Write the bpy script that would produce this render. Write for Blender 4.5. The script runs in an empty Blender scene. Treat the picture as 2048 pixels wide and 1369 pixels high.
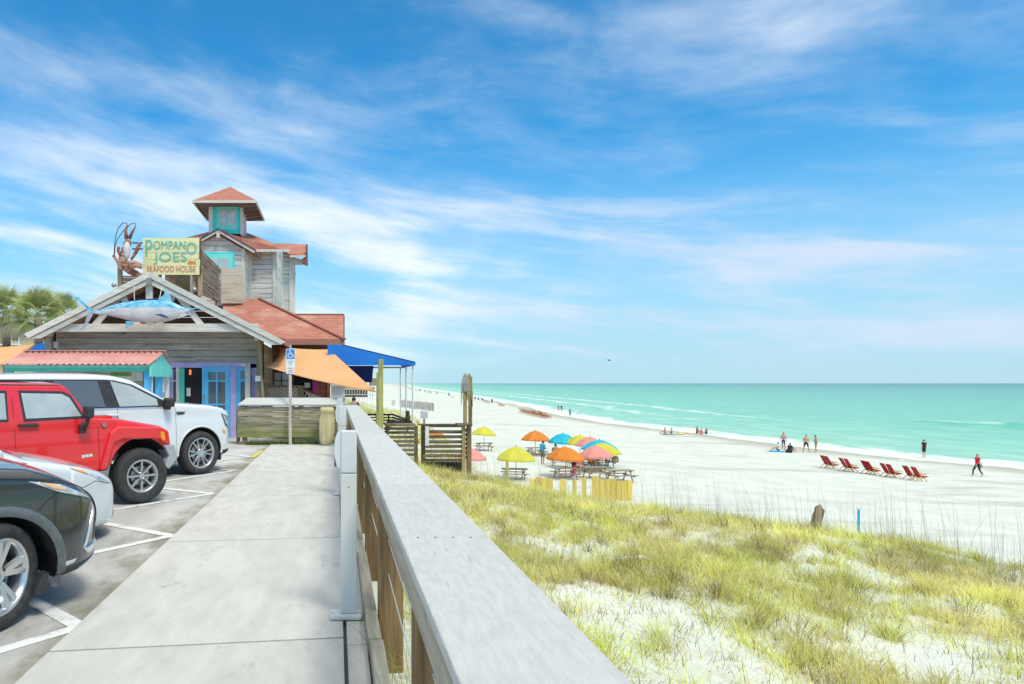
import bpy, bmesh, math, random
import numpy as np
from mathutils import Vector, Matrix, noise
R = math.radians
random.seed(7)
rng = np.random.default_rng(7)
sc = bpy.context.scene
col = sc.collection

# ------------------------------------------------------------------ camera, sky, sun, exposure
FPX, CX, CY, CAMH = 1400.0, 673.0, 767.0, 1.75      # photo-pixel focal length, vanishing point, eye height
cam = bpy.data.cameras.new('camera')
cam.sensor_width = 36
cam.lens = FPX / 2048 * 36
cam.shift_x = (1024 - CX) / 2048
cam.shift_y = (CY - 684.5) / 2048
cam.clip_start = 0.05
cam.clip_end = 120000
camo = bpy.data.objects.new('camera', cam)
col.objects.link(camo)
camo.location = (0, 0, CAMH)
camo.rotation_euler = (R(90), 0, 0)
sc.camera = camo

SUN_EL, SUN_AZ = 56.0, 150.0          # azimuth from +Y clockwise: behind the camera, over the sea
sun = bpy.data.lights.new('sun', 'SUN')
sun.energy = 1.4
sun.angle = R(15)
sun.color = (1.0, 0.93, 0.80)
suno = bpy.data.objects.new('sun', sun)
col.objects.link(suno)
sd = Vector((math.sin(R(SUN_AZ)) * math.cos(R(SUN_EL)), math.cos(R(SUN_AZ)) * math.cos(R(SUN_EL)), math.sin(R(SUN_EL))))
suno.rotation_euler = sd.to_track_quat('Z', 'Y').to_euler()

sc.view_settings.view_transform = 'Standard'
sc.view_settings.look = 'None'
sc.view_settings.exposure = 0.86
sc.view_settings.gamma = 1
sc.view_settings.use_curve_mapping = False
sc.cycles.max_bounces = 6
sc.cycles.transparent_max_bounces = 6

w = bpy.data.worlds.new('World')
sc.world = w
w.use_nodes = True
nt = w.node_tree
nt.nodes.clear()


class N:
    """tiny node-graph helper"""
    def __init__(s, nt): s.nt = nt
    def new(s, t, **k):
        n = s.nt.nodes.new(t)
        for a, b in k.items(): setattr(n, a, b)
        return n
    def put(s, sock, v):
        if isinstance(v, bpy.types.NodeSocket): s.nt.links.new(v, sock)
        elif v is not None: sock.default_value = v
    def math(s, op, a, b=None, c=None, clamp=False):
        n = s.new('ShaderNodeMath', operation=op, use_clamp=clamp)
        for i, v in enumerate((a, b, c)):
            if v is not None: s.put(n.inputs[i], v)
        return n.outputs[0]
    def vec(s, op, a, b=None):
        n = s.new('ShaderNodeVectorMath', operation=op)
        s.put(n.inputs[0], a)
        if b is not None: s.put(n.inputs[1], b)
        return n.outputs['Value' if op in ('DOT_PRODUCT', 'LENGTH') else 'Vector']
    def noise(s, v, scale=1, detail=4, rough=.55, dist=0):
        n = s.new('ShaderNodeTexNoise')
        s.put(n.inputs['Vector'], v)
        n.inputs['Scale'].default_value = scale
        n.inputs['Detail'].default_value = detail
        n.inputs['Roughness'].default_value = rough
        n.inputs['Distortion'].default_value = dist
        return n.outputs['Fac']
    def ss(s, v, a, b, lo=0., hi=1.):
        n = s.new('ShaderNodeMapRange', interpolation_type='SMOOTHSTEP')
        s.put(n.inputs[0], v)
        for i, q in enumerate((a, b, lo, hi)): n.inputs[i + 1].default_value = q
        return n.outputs[0]
    def mix(s, f, a, b, blend='MIX'):
        n = s.new('ShaderNodeMix', data_type='RGBA', blend_type=blend)
        s.put(n.inputs[0], f)
        for i, v in ((6, a), (7, b)):
            if isinstance(v, (tuple, list)): v = (*v[:3], 1)
            s.put(n.inputs[i], v)
        return n.outputs[2]
    def ramp(s, f, stops):
        n = s.new('ShaderNodeValToRGB')
        s.put(n.inputs[0], f)
        e = n.color_ramp.elements
        while len(e) < len(stops): e.new(0.5)
        for q, (p, c) in zip(e, stops):
            q.position = p
            q.color = (*c[:3], 1)
        return n.outputs[0]


def build_world():
    g = N(nt)
    out = g.new('ShaderNodeOutputWorld')
    bg = g.new('ShaderNodeBackground')
    bg.inputs['Strength'].default_value = 0.074
    sky = g.new('ShaderNodeTexSky', sky_type='NISHITA', sun_disc=False)
    sky.sun_elevation = R(SUN_EL)
    sky.sun_rotation = R(SUN_AZ)
    sky.air_density = 1.0
    sky.dust_density = 0.3
    sky.ozone_density = 3.0
    d = g.new('ShaderNodeTexCoord').outputs['Generated']
    z = g.new('ShaderNodeSeparateXYZ')
    g.put(z.inputs[0], d)
    X, Y, Z = z.outputs
    el = g.math('MAXIMUM', Z, 0.0)
    # clear-air colour: the Nishita sky, graded a little towards the photograph's cyan-blue
    base = g.mix(1.0, sky.outputs[0], (0.25, 1.10, 1.40), 'MULTIPLY')
    base = g.mix(g.ss(el, 0.0, 0.34, 0.85, 0.0), base, (3.9, 5.5, 6.5))
    # streaky cirrus: noise stretched along a tilted axis (wind direction)
    rot = g.new('ShaderNodeVectorRotate', rotation_type='Y_AXIS')
    g.put(rot.inputs['Vector'], d)
    rot.inputs['Angle'].default_value = R(-10)
    warp = g.noise(d, 1.7, 1.5, .45)
    v = g.vec('MULTIPLY', rot.outputs[0], (1.7, 1.7, 6.5))
    cmb = g.new('ShaderNodeCombineXYZ')
    g.put(cmb.inputs[2], g.math('MULTIPLY', warp, 2.4))
    v = g.vec('ADD', v, cmb.outputs[0])
    v = g.vec('ADD', v, (3.7, 1.3, 0.35))
    n1 = g.noise(v, .95, 7, .55, .15)
    v2 = g.vec('MULTIPLY', rot.outputs[0], (2.6, 2.6, 17.0))
    n2 = g.noise(g.vec('ADD', v2, cmb.outputs[0]), 1.2, 6, .55, .2)
    streak = g.math('ADD', g.math('MULTIPLY', n1, .72), g.math('MULTIPLY', n2, .28))
    # one long bank crossing the sky from upper left to the right, broken up by the same noise
    sep = g.new('ShaderNodeSeparateXYZ')
    g.put(sep.inputs[0], rot.outputs[0])
    tz = g.math('ADD', sep.outputs[2], g.math('MULTIPLY', g.math('SUBTRACT', warp, .5), .12))
    bank = g.math('MULTIPLY', g.ss(tz, .17, .25), g.ss(tz, .27, .37, 1, 0))
    low = g.ss(el, .02, .22, 1, 0)
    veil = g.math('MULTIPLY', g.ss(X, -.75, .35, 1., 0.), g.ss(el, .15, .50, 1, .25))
    dens = g.math('ADD', streak, g.math('MULTIPLY', bank, .085))
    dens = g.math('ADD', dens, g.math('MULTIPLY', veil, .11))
    mot = g.noise(g.vec('MULTIPLY', rot.outputs[0], (4.5, 4.5, 9.0)), 1.5, 6, .6, .4)      # mottled thin cloud
    dens = g.math('ADD', dens, g.math('MULTIPLY', g.math('SUBTRACT', mot, .5), .34))
    dens = g.math('ADD', dens, g.math('MULTIPLY', low, .03))
    low2 = g.math('MULTIPLY', g.ss(el, .01, .06), g.ss(el, .14, .36, 1, 0))
    dens = g.math('ADD', dens, g.math('MULTIPLY', low2, g.ss(n2, .38, .72, -.03, .34)))
    # the flat light on the ground implies a thin bright overcast overhead, above the part of the sky in view
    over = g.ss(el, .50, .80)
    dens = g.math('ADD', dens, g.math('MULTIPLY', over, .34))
    mask = g.ss(dens, .40, .98, 0, .97)
    mask = g.math('MULTIPLY', mask, g.ss(el, .0, .05, .6, 1))
    cloud = g.mix(g.ss(g.math('ADD', n1, g.math('MULTIPLY', X, -.35)), .30, .62), (5.0, 6.0, 7.3), (7.4, 7.9, 8.3))
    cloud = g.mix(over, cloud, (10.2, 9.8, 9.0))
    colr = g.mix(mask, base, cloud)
    # below the horizon: plain pale haze, hidden by ground and sea
    colr = g.mix(g.ss(Z, -.02, 0.0, 1, 0), colr, (4.2, 5.2, 5.6))
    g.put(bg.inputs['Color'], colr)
    nt.links.new(bg.outputs[0], out.inputs[0])


build_world()

# ------------------------------------------------------------------ materials
MATS = {}


def M(name, c, c2=None, rough=.6, scale=(3, 3, 3), lo=.35, hi=.65, rnd=.12, bump=0., bscale=None, metal=0., coat=0., spec=.4,
      c3=None, scale3=(1, 1, 1), lo3=.5, hi3=.65, detail=5, trans=0., space='world'):
    if name in MATS: return MATS[name]
    m = bpy.data.materials.new(name)
    MATS[name] = m
    m.use_nodes = True
    g = N(m.node_tree)
    p = m.node_tree.nodes['Principled BSDF']
    oi = g.new('ShaderNodeObjectInfo')
    if space == 'world': pos = g.new('ShaderNodeNewGeometry').outputs['Position']
    else: pos = g.new('ShaderNodeTexCoord').outputs['Object']
    off = g.new('ShaderNodeCombineXYZ')
    for i, k in enumerate((17.3, 41.7, 29.1)): g.put(off.inputs[i], g.math('MULTIPLY', oi.outputs['Random'], k))
    pos = g.vec('ADD', pos, off.outputs[0])
    colr = (*c, 1)
    nf = None
    if c2 is not None:
        nf = g.noise(g.vec('MULTIPLY', pos, scale), 1, detail, .6)
        colr = g.mix(g.ss(nf, lo, hi), c, c2)
    if c3 is not None:
        n3 = g.noise(g.vec('MULTIPLY', pos, scale3), 1, 5, .65)
        colr = g.mix(g.ss(n3, lo3, hi3), colr, c3)
    if rnd:
        hs = g.new('ShaderNodeHueSaturation')
        g.put(hs.inputs['Color'], colr)
        g.put(hs.inputs['Value'], g.math('ADD', g.math('MULTIPLY', oi.outputs['Random'], 2 * rnd), 1 - rnd))
        colr = hs.outputs[0]
    g.put(p.inputs['Base Color'], colr)
    p.inputs['Roughness'].default_value = rough
    p.inputs['Metallic'].default_value = metal
    p.inputs['Coat Weight'].default_value = coat
    p.inputs['Coat Roughness'].default_value = .04
    p.inputs['Specular IOR Level'].default_value = spec
    if trans:
        tr = g.new('ShaderNodeBsdfTranslucent')
        g.put(tr.inputs[0], colr)
        ms = g.new('ShaderNodeMixShader')
        ms.inputs[0].default_value = trans
        o = m.node_tree.nodes['Material Output']
        m.node_tree.links.new(p.outputs[0], ms.inputs[1])
        m.node_tree.links.new(tr.outputs[0], ms.inputs[2])
        m.node_tree.links.new(ms.outputs[0], o.inputs[0])
    if bump:
        b = g.new('ShaderNodeBump')
        b.inputs['Strength'].default_value = 1
        b.inputs['Distance'].default_value = bump
        h = nf if (bscale is None and nf is not None) else g.noise(g.vec('MULTIPLY', pos, bscale or scale), 1, 5, .6)
        g.put(b.inputs['Height'], h)
        g.put(p.inputs['Normal'], b.outputs[0])
    return m


def wood(name, c, c2, axis, c3=None, rough=.8, rnd=.14, bump=.004, lo3=.52, hi3=.68, s=1.):
    sx = [22 * s, 22 * s, 22 * s]
    sx['xyz'.index(axis)] = 1.3 * s
    s3 = [6, 6, 6]
    s3['xyz'.index(axis)] = .9
    return M(name, c, c2, rough, tuple(sx), .3, .7, rnd, bump, c3=c3, scale3=tuple(s3), lo3=lo3, hi3=hi3, spec=.25)


# ------------------------------------------------------------------ geometry helpers
class MB:
    """collects faces, then builds ONE mesh object"""
    def __init__(s): s.v, s.f, s.m = [], [], []
    def add(s, vs, fs, mi=0):
        o = len(s.v)
        s.v += [tuple(p) for p in vs]
        s.f += [tuple(i + o for i in f) for f in fs]
        s.m += [mi] * len(fs)
        return s
    def box(s, lo, hi, mi=0):
        x0, y0, z0 = lo
        x1, y1, z1 = hi
        return s.add([(x0, y0, z0), (x1, y0, z0), (x1, y1, z0), (x0, y1, z0), (x0, y0, z1), (x1, y0, z1), (x1, y1, z1), (x0, y1, z1)],
                     [(0, 3, 2, 1), (4, 5, 6, 7), (0, 1, 5, 4), (1, 2, 6, 5), (2, 3, 7, 6), (3, 0, 4, 7)], mi)
    def prism(s, poly, off, mi=0):
        n = len(poly)
        off = Vector(off)
        a = [Vector(p) for p in poly]
        return s.add(a + [p + off for p in a], [tuple(range(n))[::-1], tuple(range(n, 2 * n))] + [(i, (i + 1) % n, n + (i + 1) % n, n + i) for i in range(n)], mi)
    def bar(s, p, q, wd, ht, up=(0, 0, 1), mi=0):
        """rectangular bar from p to q"""
        p, q = Vector(p), Vector(q)
        d = (q - p).normalized()
        sd_ = d.cross(Vector(up))
        if sd_.length < 1e-4: sd_ = Vector((1, 0, 0))
        sd_.normalize()
        u = sd_.cross(d)
        a = [p + sd_ * (i * wd / 2) + u * (j * ht / 2) for i, j in ((-1, -1), (1, -1), (1, 1), (-1, 1))]
        return s.prism(a, q - p, mi)
    def tube(s, pts, rad, n=8, mi=0, cap=True):
        pts = [Vector(p) for p in pts]
        if not hasattr(rad, '__len__'): rad = [rad] * len(pts)
        o = len(s.v)
        prev = None
        for i, p in enumerate(pts):
            d = (pts[min(i + 1, len(pts) - 1)] - pts[max(i - 1, 0)]).normalized()
            a = prev if prev is not None else Vector((1, 0, 0)) if abs(d.x) < .9 else Vector((0, 1, 0))
            a = (a - d * a.dot(d)).normalized()
            prev = a
            b = d.cross(a)
            s.v += [tuple(p + (a * math.cos(t) + b * math.sin(t)) * rad[i]) for t in (2 * math.pi * k / n for k in range(n))]
        for i in range(len(pts) - 1):
            for k in range(n):
                s.f.append((o + i * n + k, o + i * n + (k + 1) % n, o + (i + 1) * n + (k + 1) % n, o + (i + 1) * n + k))
                s.m.append(mi)
        if cap:
            s.f.append(tuple(o + k for k in range(n))[::-1])
            s.f.append(tuple(o + (len(pts) - 1) * n + k for k in range(n)))
            s.m += [mi, mi]
        return s
    def lathe(s, prof, n=24, axis='z', c=(0, 0, 0), mi=0):
        """prof: (radius, height) pairs"""
        o = len(s.v)
        for r, h_ in prof:
            for k in range(n):
                t = 2 * math.pi * k / n
                p = (r * math.cos(t), r * math.sin(t), h_) if axis == 'z' else (r * math.cos(t), h_, r * math.sin(t))
                s.v.append((p[0] + c[0], p[1] + c[1], p[2] + c[2]))
        for i in range(len(prof) - 1):
            for k in range(n):
                q = (o + i * n + k, o + i * n + (k + 1) % n, o + (i + 1) * n + (k + 1) % n, o + (i + 1) * n + k)
                s.f.append(q if axis == 'z' else q[::-1])
                s.m.append(mi)
        return s
    def grid(s, fn, nu, nv, mi=0):
        o = len(s.v)
        s.v += [tuple(fn(i / nu, j / nv)) for i in range(nu + 1) for j in range(nv + 1)]
        for i in range(nu):
            for j in range(nv):
                a = o + i * (nv + 1) + j
                s.f.append((a, a + nv + 1, a + nv + 2, a + 1))
                s.m.append(mi)
        return s
    def build(s, name, mats, parent=None, smooth=False, bevel=0, seg=2, fix=True):
        L = WLOC.get(parent.name, Vector()) if parent else Vector()
        me = bpy.data.meshes.new(name)
        me.from_pydata([tuple(Vector(p) - L) for p in s.v], [], s.f)
        if not isinstance(mats, (list, tuple)): mats = [mats]
        for m in mats: me.materials.append(m)
        if len(mats) > 1: me.polygons.foreach_set('material_index', s.m)
        if fix:
            bm = bmesh.new()
            bm.from_mesh(me)
            bmesh.ops.recalc_face_normals(bm, faces=bm.faces)
            bm.to_mesh(me)
            bm.free()
        if smooth:
            me.polygons.foreach_set('use_smooth', [True] * len(me.polygons))
        o = bpy.data.objects.new(name, me)
        col.objects.link(o)
        if parent:
            o.parent = parent
            WLOC[o.name] = L
        if bevel:
            b = o.modifiers.new('bevel', 'BEVEL')
            b.width = bevel
            b.segments = seg
            b.limit_method = 'ANGLE'
            b.angle_limit = R(40)
        return o


WLOC = {}


def tag(o, label, cat, group=None, kind=None):
    if label: o['label'] = label
    if cat: o['category'] = cat
    if group: o['group'] = group
    if kind: o['kind'] = kind
    return o


def thing(name, label, cat, loc=(0, 0, 0), group=None):
    o = bpy.data.objects.new(name, None)
    o.empty_display_size = .1
    col.objects.link(o)
    o.location = loc
    WLOC[o.name] = Vector(loc)
    return tag(o, label, cat, group)


def sub(name, parent):
    """an empty part that holds sub-parts"""
    o = bpy.data.objects.new(name, None)
    col.objects.link(o)
    o.parent = parent
    WLOC[o.name] = WLOC.get(parent.name, Vector())
    return o


def struct(o):
    o['kind'] = 'structure'
    return o


def dup(root, loc=None, rotz=None, label=None, parent=None):
    c = root.copy()
    col.objects.link(c)
    c.parent = parent
    if loc is not None: c.location = loc
    if rotz is not None: c.rotation_euler = (0, 0, rotz)
    if label: c['label'] = label
    for ch in root.children: dup(ch, parent=c)
    return c


def P(px, py, d):
    """the point that the photograph shows at pixel px,py when it stands d metres deep"""
    return Vector(((px - CX) / FPX * d, d, CAMH - (py - CY) / FPX * d))


def XZ(pts, d):
    return [(P(a, b, d).x, P(a, b, d).z) for a, b in pts]


def clip(poly, z0, z1):
    for zz, sg in ((z0, 1), (z1, -1)):
        out = []
        for i, a in enumerate(poly):
            b = poly[(i + 1) % len(poly)]
            ia, ib = sg * (a[1] - zz) >= 0, sg * (b[1] - zz) >= 0
            if ia: out.append(a)
            if ia != ib:
                t = (zz - a[1]) / (b[1] - a[1])
                out.append((a[0] + (b[0] - a[0]) * t, zz))
        poly = out
        if len(poly) < 3: return []
    return poly


def plank_wall(parent, poly, c, bh, mat, axis='x', thick=.03, out=-1, gap=.014, name='plank', jit=.006, breaks=0):
    """horizontal boards clipped to a convex outline; axis x: outline in X,Z on plane y=c; axis y: outline in Y,Z on plane x=c"""
    zs = [p[1] for p in poly]
    z, z1 = min(zs), max(zs)
    while z < z1 - .01:
        q = clip(poly, z + gap / 2, min(z + bh, z1) - gap / 2)
        if len(q) >= 3:
            runs = [q]
            if breaks and random.random() < breaks:
                xs = [p[0] for p in q]
                t = min(xs) + (max(xs) - min(xs)) * random.uniform(.3, .7)
                sw = [(b, a) for a, b in q]
                runs = [[(b, a) for a, b in k] for k in (clip(sw, -1e4, t - .003), clip(sw, t + .003, 1e4)) if len(k) >= 3]
            for k in runs:
                j = random.uniform(0, jit)
                cc = c + out * j
                pts = [(a, cc, b) if axis == 'x' else (cc, a, b) for a, b in k]
                MB().prism(pts, (0, out * thick, 0) if axis == 'x' else (out * thick, 0, 0)).build(name, mat, parent)
        z += bh


def pbox(x0, y0, x1, y1, d, th, mb=None):
    """box whose front face fills a pixel rectangle at depth d, th metres thick backwards"""
    a, b = P(x0, y1, d), P(x1, y0, d)
    return (mb or MB()).box((a.x, d, a.z), (b.x, d + th, b.z))


def pbar(a, b, d, wd, th, mb=None):
    return (mb or MB()).bar(P(*a, d), P(*b, d), wd, th, (0, 1, 0))


def interp(pts, x):
    if x <= pts[0][0]: return pts[0][1]
    for (a, b), (c, e) in zip(pts, pts[1:]):
        if x <= c: return b + (e - b) * (x - a) / (c - a)
    return pts[-1][1]


def sst(x, a, b):
    t = min(1, max(0, (x - a) / (b - a)))
    return t * t * (3 - 2 * t)

# ------------------------------------------------------------------ terrain: dune, beach, sea
SHORE = [(-200, 78), (0, 66), (40, 60), (58, 57), (70, 52.5), (99, 51), (125, 48.5), (160, 51), (203, 58), (347, 72), (700, 100), (1216, 136), (40000, 3700)]
CREST = [(-20, 11.2), (6, 11), (10.6, 10.4), (13.6, 9.0), (16.5, 6.8), (19.4, 4.7), (22.9, 3.6), (27, 3.4), (40, 5), (80, 9), (200, 13), (1000, 50), (40000, 2000)]
CRESTZ = [(-20, -1.35), (10, -1.28), (12, -1.10), (14, -1.12), (16.5, -1.20), (22, -1.30), (30, -1.7), (45, -2.0), (90, -2.6), (300, -2.8), (40000, -2.8)]


def shore(y): return interp(SHORE, y)


def ground(x, y):
    xs = shore(y)
    be = -4.25 - .95 * min(1, max(0, (x - 18) / (xs - 18)))
    if x > xs: be = max(-9, -5.2 - .06 * (x - xs))
    xc, zc = interp(CREST, y), interp(CRESTZ, y)
    fade = sst(y, 700, 300)if y < 700 else 0
    b = noise.noise(Vector((x * .35, y * .35, 3))) * .22 + noise.noise(Vector((x * 1.1, y * 1.1, 8))) * .09
    if y > 30: b += noise.noise(Vector((x * .07, y * .05, 1))) * 1.3 * sst(y, 30, 60)
    if x < .7: return -.35
    t = (x - .7) / (xc - .7)
    if t < 1: top = -.35 + (zc + .35) * t + b * sst(t, 0, .25)
    else: top = zc + b - .55 * (x - xc) * sst(x - xc, 0, 1.2)
    wv = noise.noise(Vector((x * .6, y * .6, 5))) * .05 + noise.noise(Vector((x * .16, y * .12, 6))) * .10
    k = sst(top - be, -.35, .35)
    return top * k + (be + wv * sst(xs - x, 0, 6)) * (1 - k)


def axis_pts(segs):
    out = []
    for a, b, st in segs: out += list(np.arange(a, b, st))
    return out + [segs[-1][1]]


xsA = [-6000, -1500, -400, -120] + axis_pts([(-40, .4, 20), (.4, 12, .16), (12, 70, .9), (70, 400, 12)]) + [900, 2500, 6000]
ysA = axis_pts([(-20, 1, 3), (1, 26, .16), (26, 140, .9), (140, 500, 9)]) + [700, 1000, 1600, 3000, 8000, 40000]
mb = MB()
nx, ny = len(xsA), len(ysA)
mb.v = [(x, y, ground(x, y)) for x in xsA for y in ysA]
mb.f = [(i * ny + j, (i + 1) * ny + j, (i + 1) * ny + j + 1, i * ny + j + 1) for i in range(nx - 1) for j in range(ny - 1)]
m_sand = M('white_sand', (.60, .64, .555), (.69, .725, .645), .95, (.5, .5, .5), rnd=0, bump=.07, bscale=(2.6, 3.4, 3), c3=(.49, .51, .43), scale3=(.07, .30, .3), lo3=.52, hi3=.72, spec=.15)
# wet sand beside the water: the sheet darkens where it is wet
g = N(m_sand.node_tree)
pr = m_sand.node_tree.nodes['Principled BSDF']
src = pr.inputs['Base Color'].links[0].from_socket
at = g.new('ShaderNodeAttribute', attribute_name='wet')
g.put(pr.inputs['Base Color'], g.mix(at.outputs['Fac'], src, (.44, .44, .35)))
sand = mb.build('beach', m_sand, smooth=True, fix=False)
a = sand.data.attributes.new('wet', 'FLOAT', 'POINT')
a.data.foreach_set('value', [sst(x - shore(y), -9 + 2.5 * noise.noise(Vector((0, y * .06, 0))), -3) for x, y, z in mb.v])
struct(sand)

# sea: rows parallel to the shore, fine near it, reaching the horizon
ts = axis_pts([(-6, 40, .8), (40, 80, 1.6), (80, 300, 12)]) + [400, 600, 1000, 2000, 5000, 12000, 30000, 60000]
yy = axis_pts([(-60, 30, 6), (30, 200, 1.1), (200, 600, 10)]) + [800, 1100, 1600, 2500, 5000, 10000, 20000, 40000]


def swell(x, y, t):
    if t > 300 or y > 700: return 0
    n = noise.noise(Vector((y * .013, t * .02, 2.0)))
    z = .05 * noise.noise(Vector((x * .25, y * .12, 0)))
    for t0, am in ((9, .16), (22, .18), (37, .16)):
        q = t - t0 - 5 * n - 1.2 * noise.noise(Vector((y * .07, t0, 0)))
        z += am * max(0, noise.noise(Vector((y * .03, t0 * 3, 4))) + .35) * math.exp(-(q / 1.6) ** 2)
    q = t - 52 - 1.5 * noise.noise(Vector((y * .08, 7, 0)))
    z += .95 * math.exp(-(q / 1.5) ** 2) * sst(y, 84, 100) * sst(y, 128, 112)
    return z * sst(t, 0, 5)


mb = MB()
pts = [(shore(y) + t, y, t) for t in ts for y in yy]
mb.v = [(x, y, -5.14 + swell(x, y, t)) for x, y, t in pts]
n2 = len(yy)
mb.f = [(i * n2 + j, (i + 1) * n2 + j, (i + 1) * n2 + j + 1, i * n2 + j + 1) for i in range(len(ts) - 1) for j in range(n2 - 1)]


def sea_material():
    m = bpy.data.materials.new('emerald_sea')
    m.use_nodes = True
    g = N(m.node_tree)
    p = m.node_tree.nodes['Principled BSDF']
    t = g.new('ShaderNodeAttribute', attribute_name='off').outputs['Fac']
    pos = g.new('ShaderNodeNewGeometry').outputs['Position']
    big = g.noise(g.vec('MULTIPLY', pos, (.022, .008, 1)), 1, 4, .6)
    tt = g.math('ADD', t, g.math('MULTIPLY', g.math('SUBTRACT', big, .5), 70))
    lg = g.math('LOGARITHM', g.math('MAXIMUM', g.math('ADD', tt, 8), 1.5), 10)
    c = g.ramp(g.math('DIVIDE', lg, 4.0), [(.18, (.54, .74, .55)), (.30, (.37, .69, .49)), (.42, (.29, .63, .46)), (.55, (.23, .53, .41)), (.75, (.15, .34, .31)), (.95, (.11, .22, .235))])
    # darker troughs / lighter bars
    chop = g.noise(g.vec('MULTIPLY', pos, (.35, .10, 1)), 1, 5, .65)
    c = g.mix(g.ss(chop, .35, .7, .48, 0), c, (.12, .42, .32))
    foamn = g.noise(g.vec('MULTIPLY', pos, (.55, .20, 1)), 1, 7, .7, .4)
    edge = g.noise(g.vec('MULTIPLY', pos, (.0, .045, 0)), 1, 3, .5)
    td = g.math('SUBTRACT', t, g.math('MULTIPLY', g.math('SUBTRACT', edge, .5), 9))
    wash = g.math('MULTIPLY', g.ss(td, 1.0, 9.0, 1, 0), .80)
    b1 = g.math('MULTIPLY', g.ss(td, 15, 19), g.ss(td, 19, 26, 1, 0))
    b2 = g.math('MULTIPLY', g.ss(td, 30, 34), g.ss(td, 34, 42, 1, 0))
    far = g.ss(g.vec('DOT_PRODUCT', pos, (0, 1, 0)), 90, 180)
    br = g.math('MULTIPLY', g.math('MAXIMUM', b1, b2), g.math('ADD', g.math('MULTIPLY', far, .42), .22))
    foam = g.ss(g.math('ADD', foamn, g.math('SUBTRACT', g.math('MULTIPLY', g.math('MAXIMUM', wash, br), .52), .52)), .18, .42)
    c = g.mix(g.math('MULTIPLY', foam, .85), c, (.84, .9, .86))
    # the breaking crest of the one larger wave
    sy = g.new('ShaderNodeSeparateXYZ')
    g.put(sy.inputs[0], pos)
    crest = g.math('MULTIPLY', g.ss(sy.outputs[2], -4.72, -4.45), g.ss(sy.outputs[1], 100, 108))
    c = g.mix(g.math('MULTIPLY', crest, g.ss(foamn, .40, .55)), c, (.86, .92, .88))
    c = g.mix(g.ss(sy.outputs[2], -4.98, -4.70, 0, .55), c, (.10, .52, .38))
    g.put(p.inputs['Base Color'], c)
    g.put(p.inputs['Roughness'], g.math('ADD', g.math('MULTIPLY', foam, .5), .34))
    p.inputs['Specular IOR Level'].default_value = .10
    b = g.new('ShaderNodeBump')
    b.inputs['Distance'].default_value = .22
    w1 = g.noise(g.vec('MULTIPLY', pos, (.9, .35, 1)), 1, 6, .6)
    g.put(b.inputs['Height'], w1)
    g.put(p.inputs['Normal'], b.outputs[0])
    return m


sea = mb.build('sea', sea_material(), smooth=True, fix=False)
a = sea.data.attributes.new('off', 'FLOAT', 'POINT')
a.data.foreach_set('value', [q[2] for q in pts])
struct(sea)

# ------------------------------------------------------------------ parking lot, walkway
m_asph = M('worn_pale_asphalt', (.43, .43, .405), (.58, .58, .55), .9, (1.1, .6, .6), .32, .68, 0, .006, (60, 60, 60), c3=(.32, .31, .265), scale3=(1.5, .6, 1), lo3=.54, hi3=.72, spec=.2)
m_conc = M('worn_concrete', (.51, .51, .47), (.60, .60, .56), .9, (5, 1.6, 1), .3, .7, .05, .004, (70, 45, 70), c3=(.44, .44, .40), scale3=(5, 2.2, 1), lo3=.55, hi3=.75, detail=8, spec=.2)
m_paint = M('worn_white_paint', (.76, .77, .74), (.48, .48, .45), .8, (7, 7, 7), .50, .66, .02, detail=8)
ga = N(m_asph.node_tree)
pa = m_asph.node_tree.nodes['Principled BSDF']
apos = ga.new('ShaderNodeNewGeometry').outputs['Position']
asep = ga.new('ShaderNodeSeparateXYZ')
ga.put(asep.inputs[0], apos)
an = ga.noise(ga.vec('MULTIPLY', apos, (1.6, .9, 1)), 1, 6, .65)
am = ga.ss(ga.math('ADD', asep.outputs[0], ga.math('MULTIPLY', an, 2.2)), -1.25, -.55)      # washed-in dirt along the walkway edge
ga.put(pa.inputs['Base Color'], ga.mix(am, pa.inputs['Base Color'].links[0].from_socket, (.25, .24, .18)))
lot = MB().box((-80, -14, -.3), (-1.885, 75, -.022)).build('parking_lot', m_asph)
struct(lot)
MB().box((-1.9, 20.6, -.3), (.7, 60, -.03)).build('ground_strip', m_asph, lot)
walk = struct(MB().box((-1.88, -3, -.2), (.29, 20.6, -.035)).build('walkway', M('joint_dirt', (.10, .10, .085), rnd=0)))
jy = [-2.2, 1.75, 4.7, 7.85, 10.9, 14.0, 17.1, 20.2]
for a_, b_ in zip(jy, jy[1:]):
    k = lambda x: (x + .9) * .13
    MB().prism([(-1.88, a_ + .015 + k(-1.88), -.034), (.048, a_ + .015 + k(.05), -.034), (.048, b_ - .015 + k(.05), -.034), (-1.88, b_ - .015 + k(-1.88), -.034)], (0, 0, .034)).build('slab', m_conc, walk, bevel=.004)
    MB().prism([(.072, a_ + .007, -.034), (.205, a_ + .007, -.034), (.205, b_ - .004, -.034), (.072, b_ - .004, -.034)], (0, 0, .03)).build('edge_slab', m_conc, walk, bevel=.006)
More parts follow.
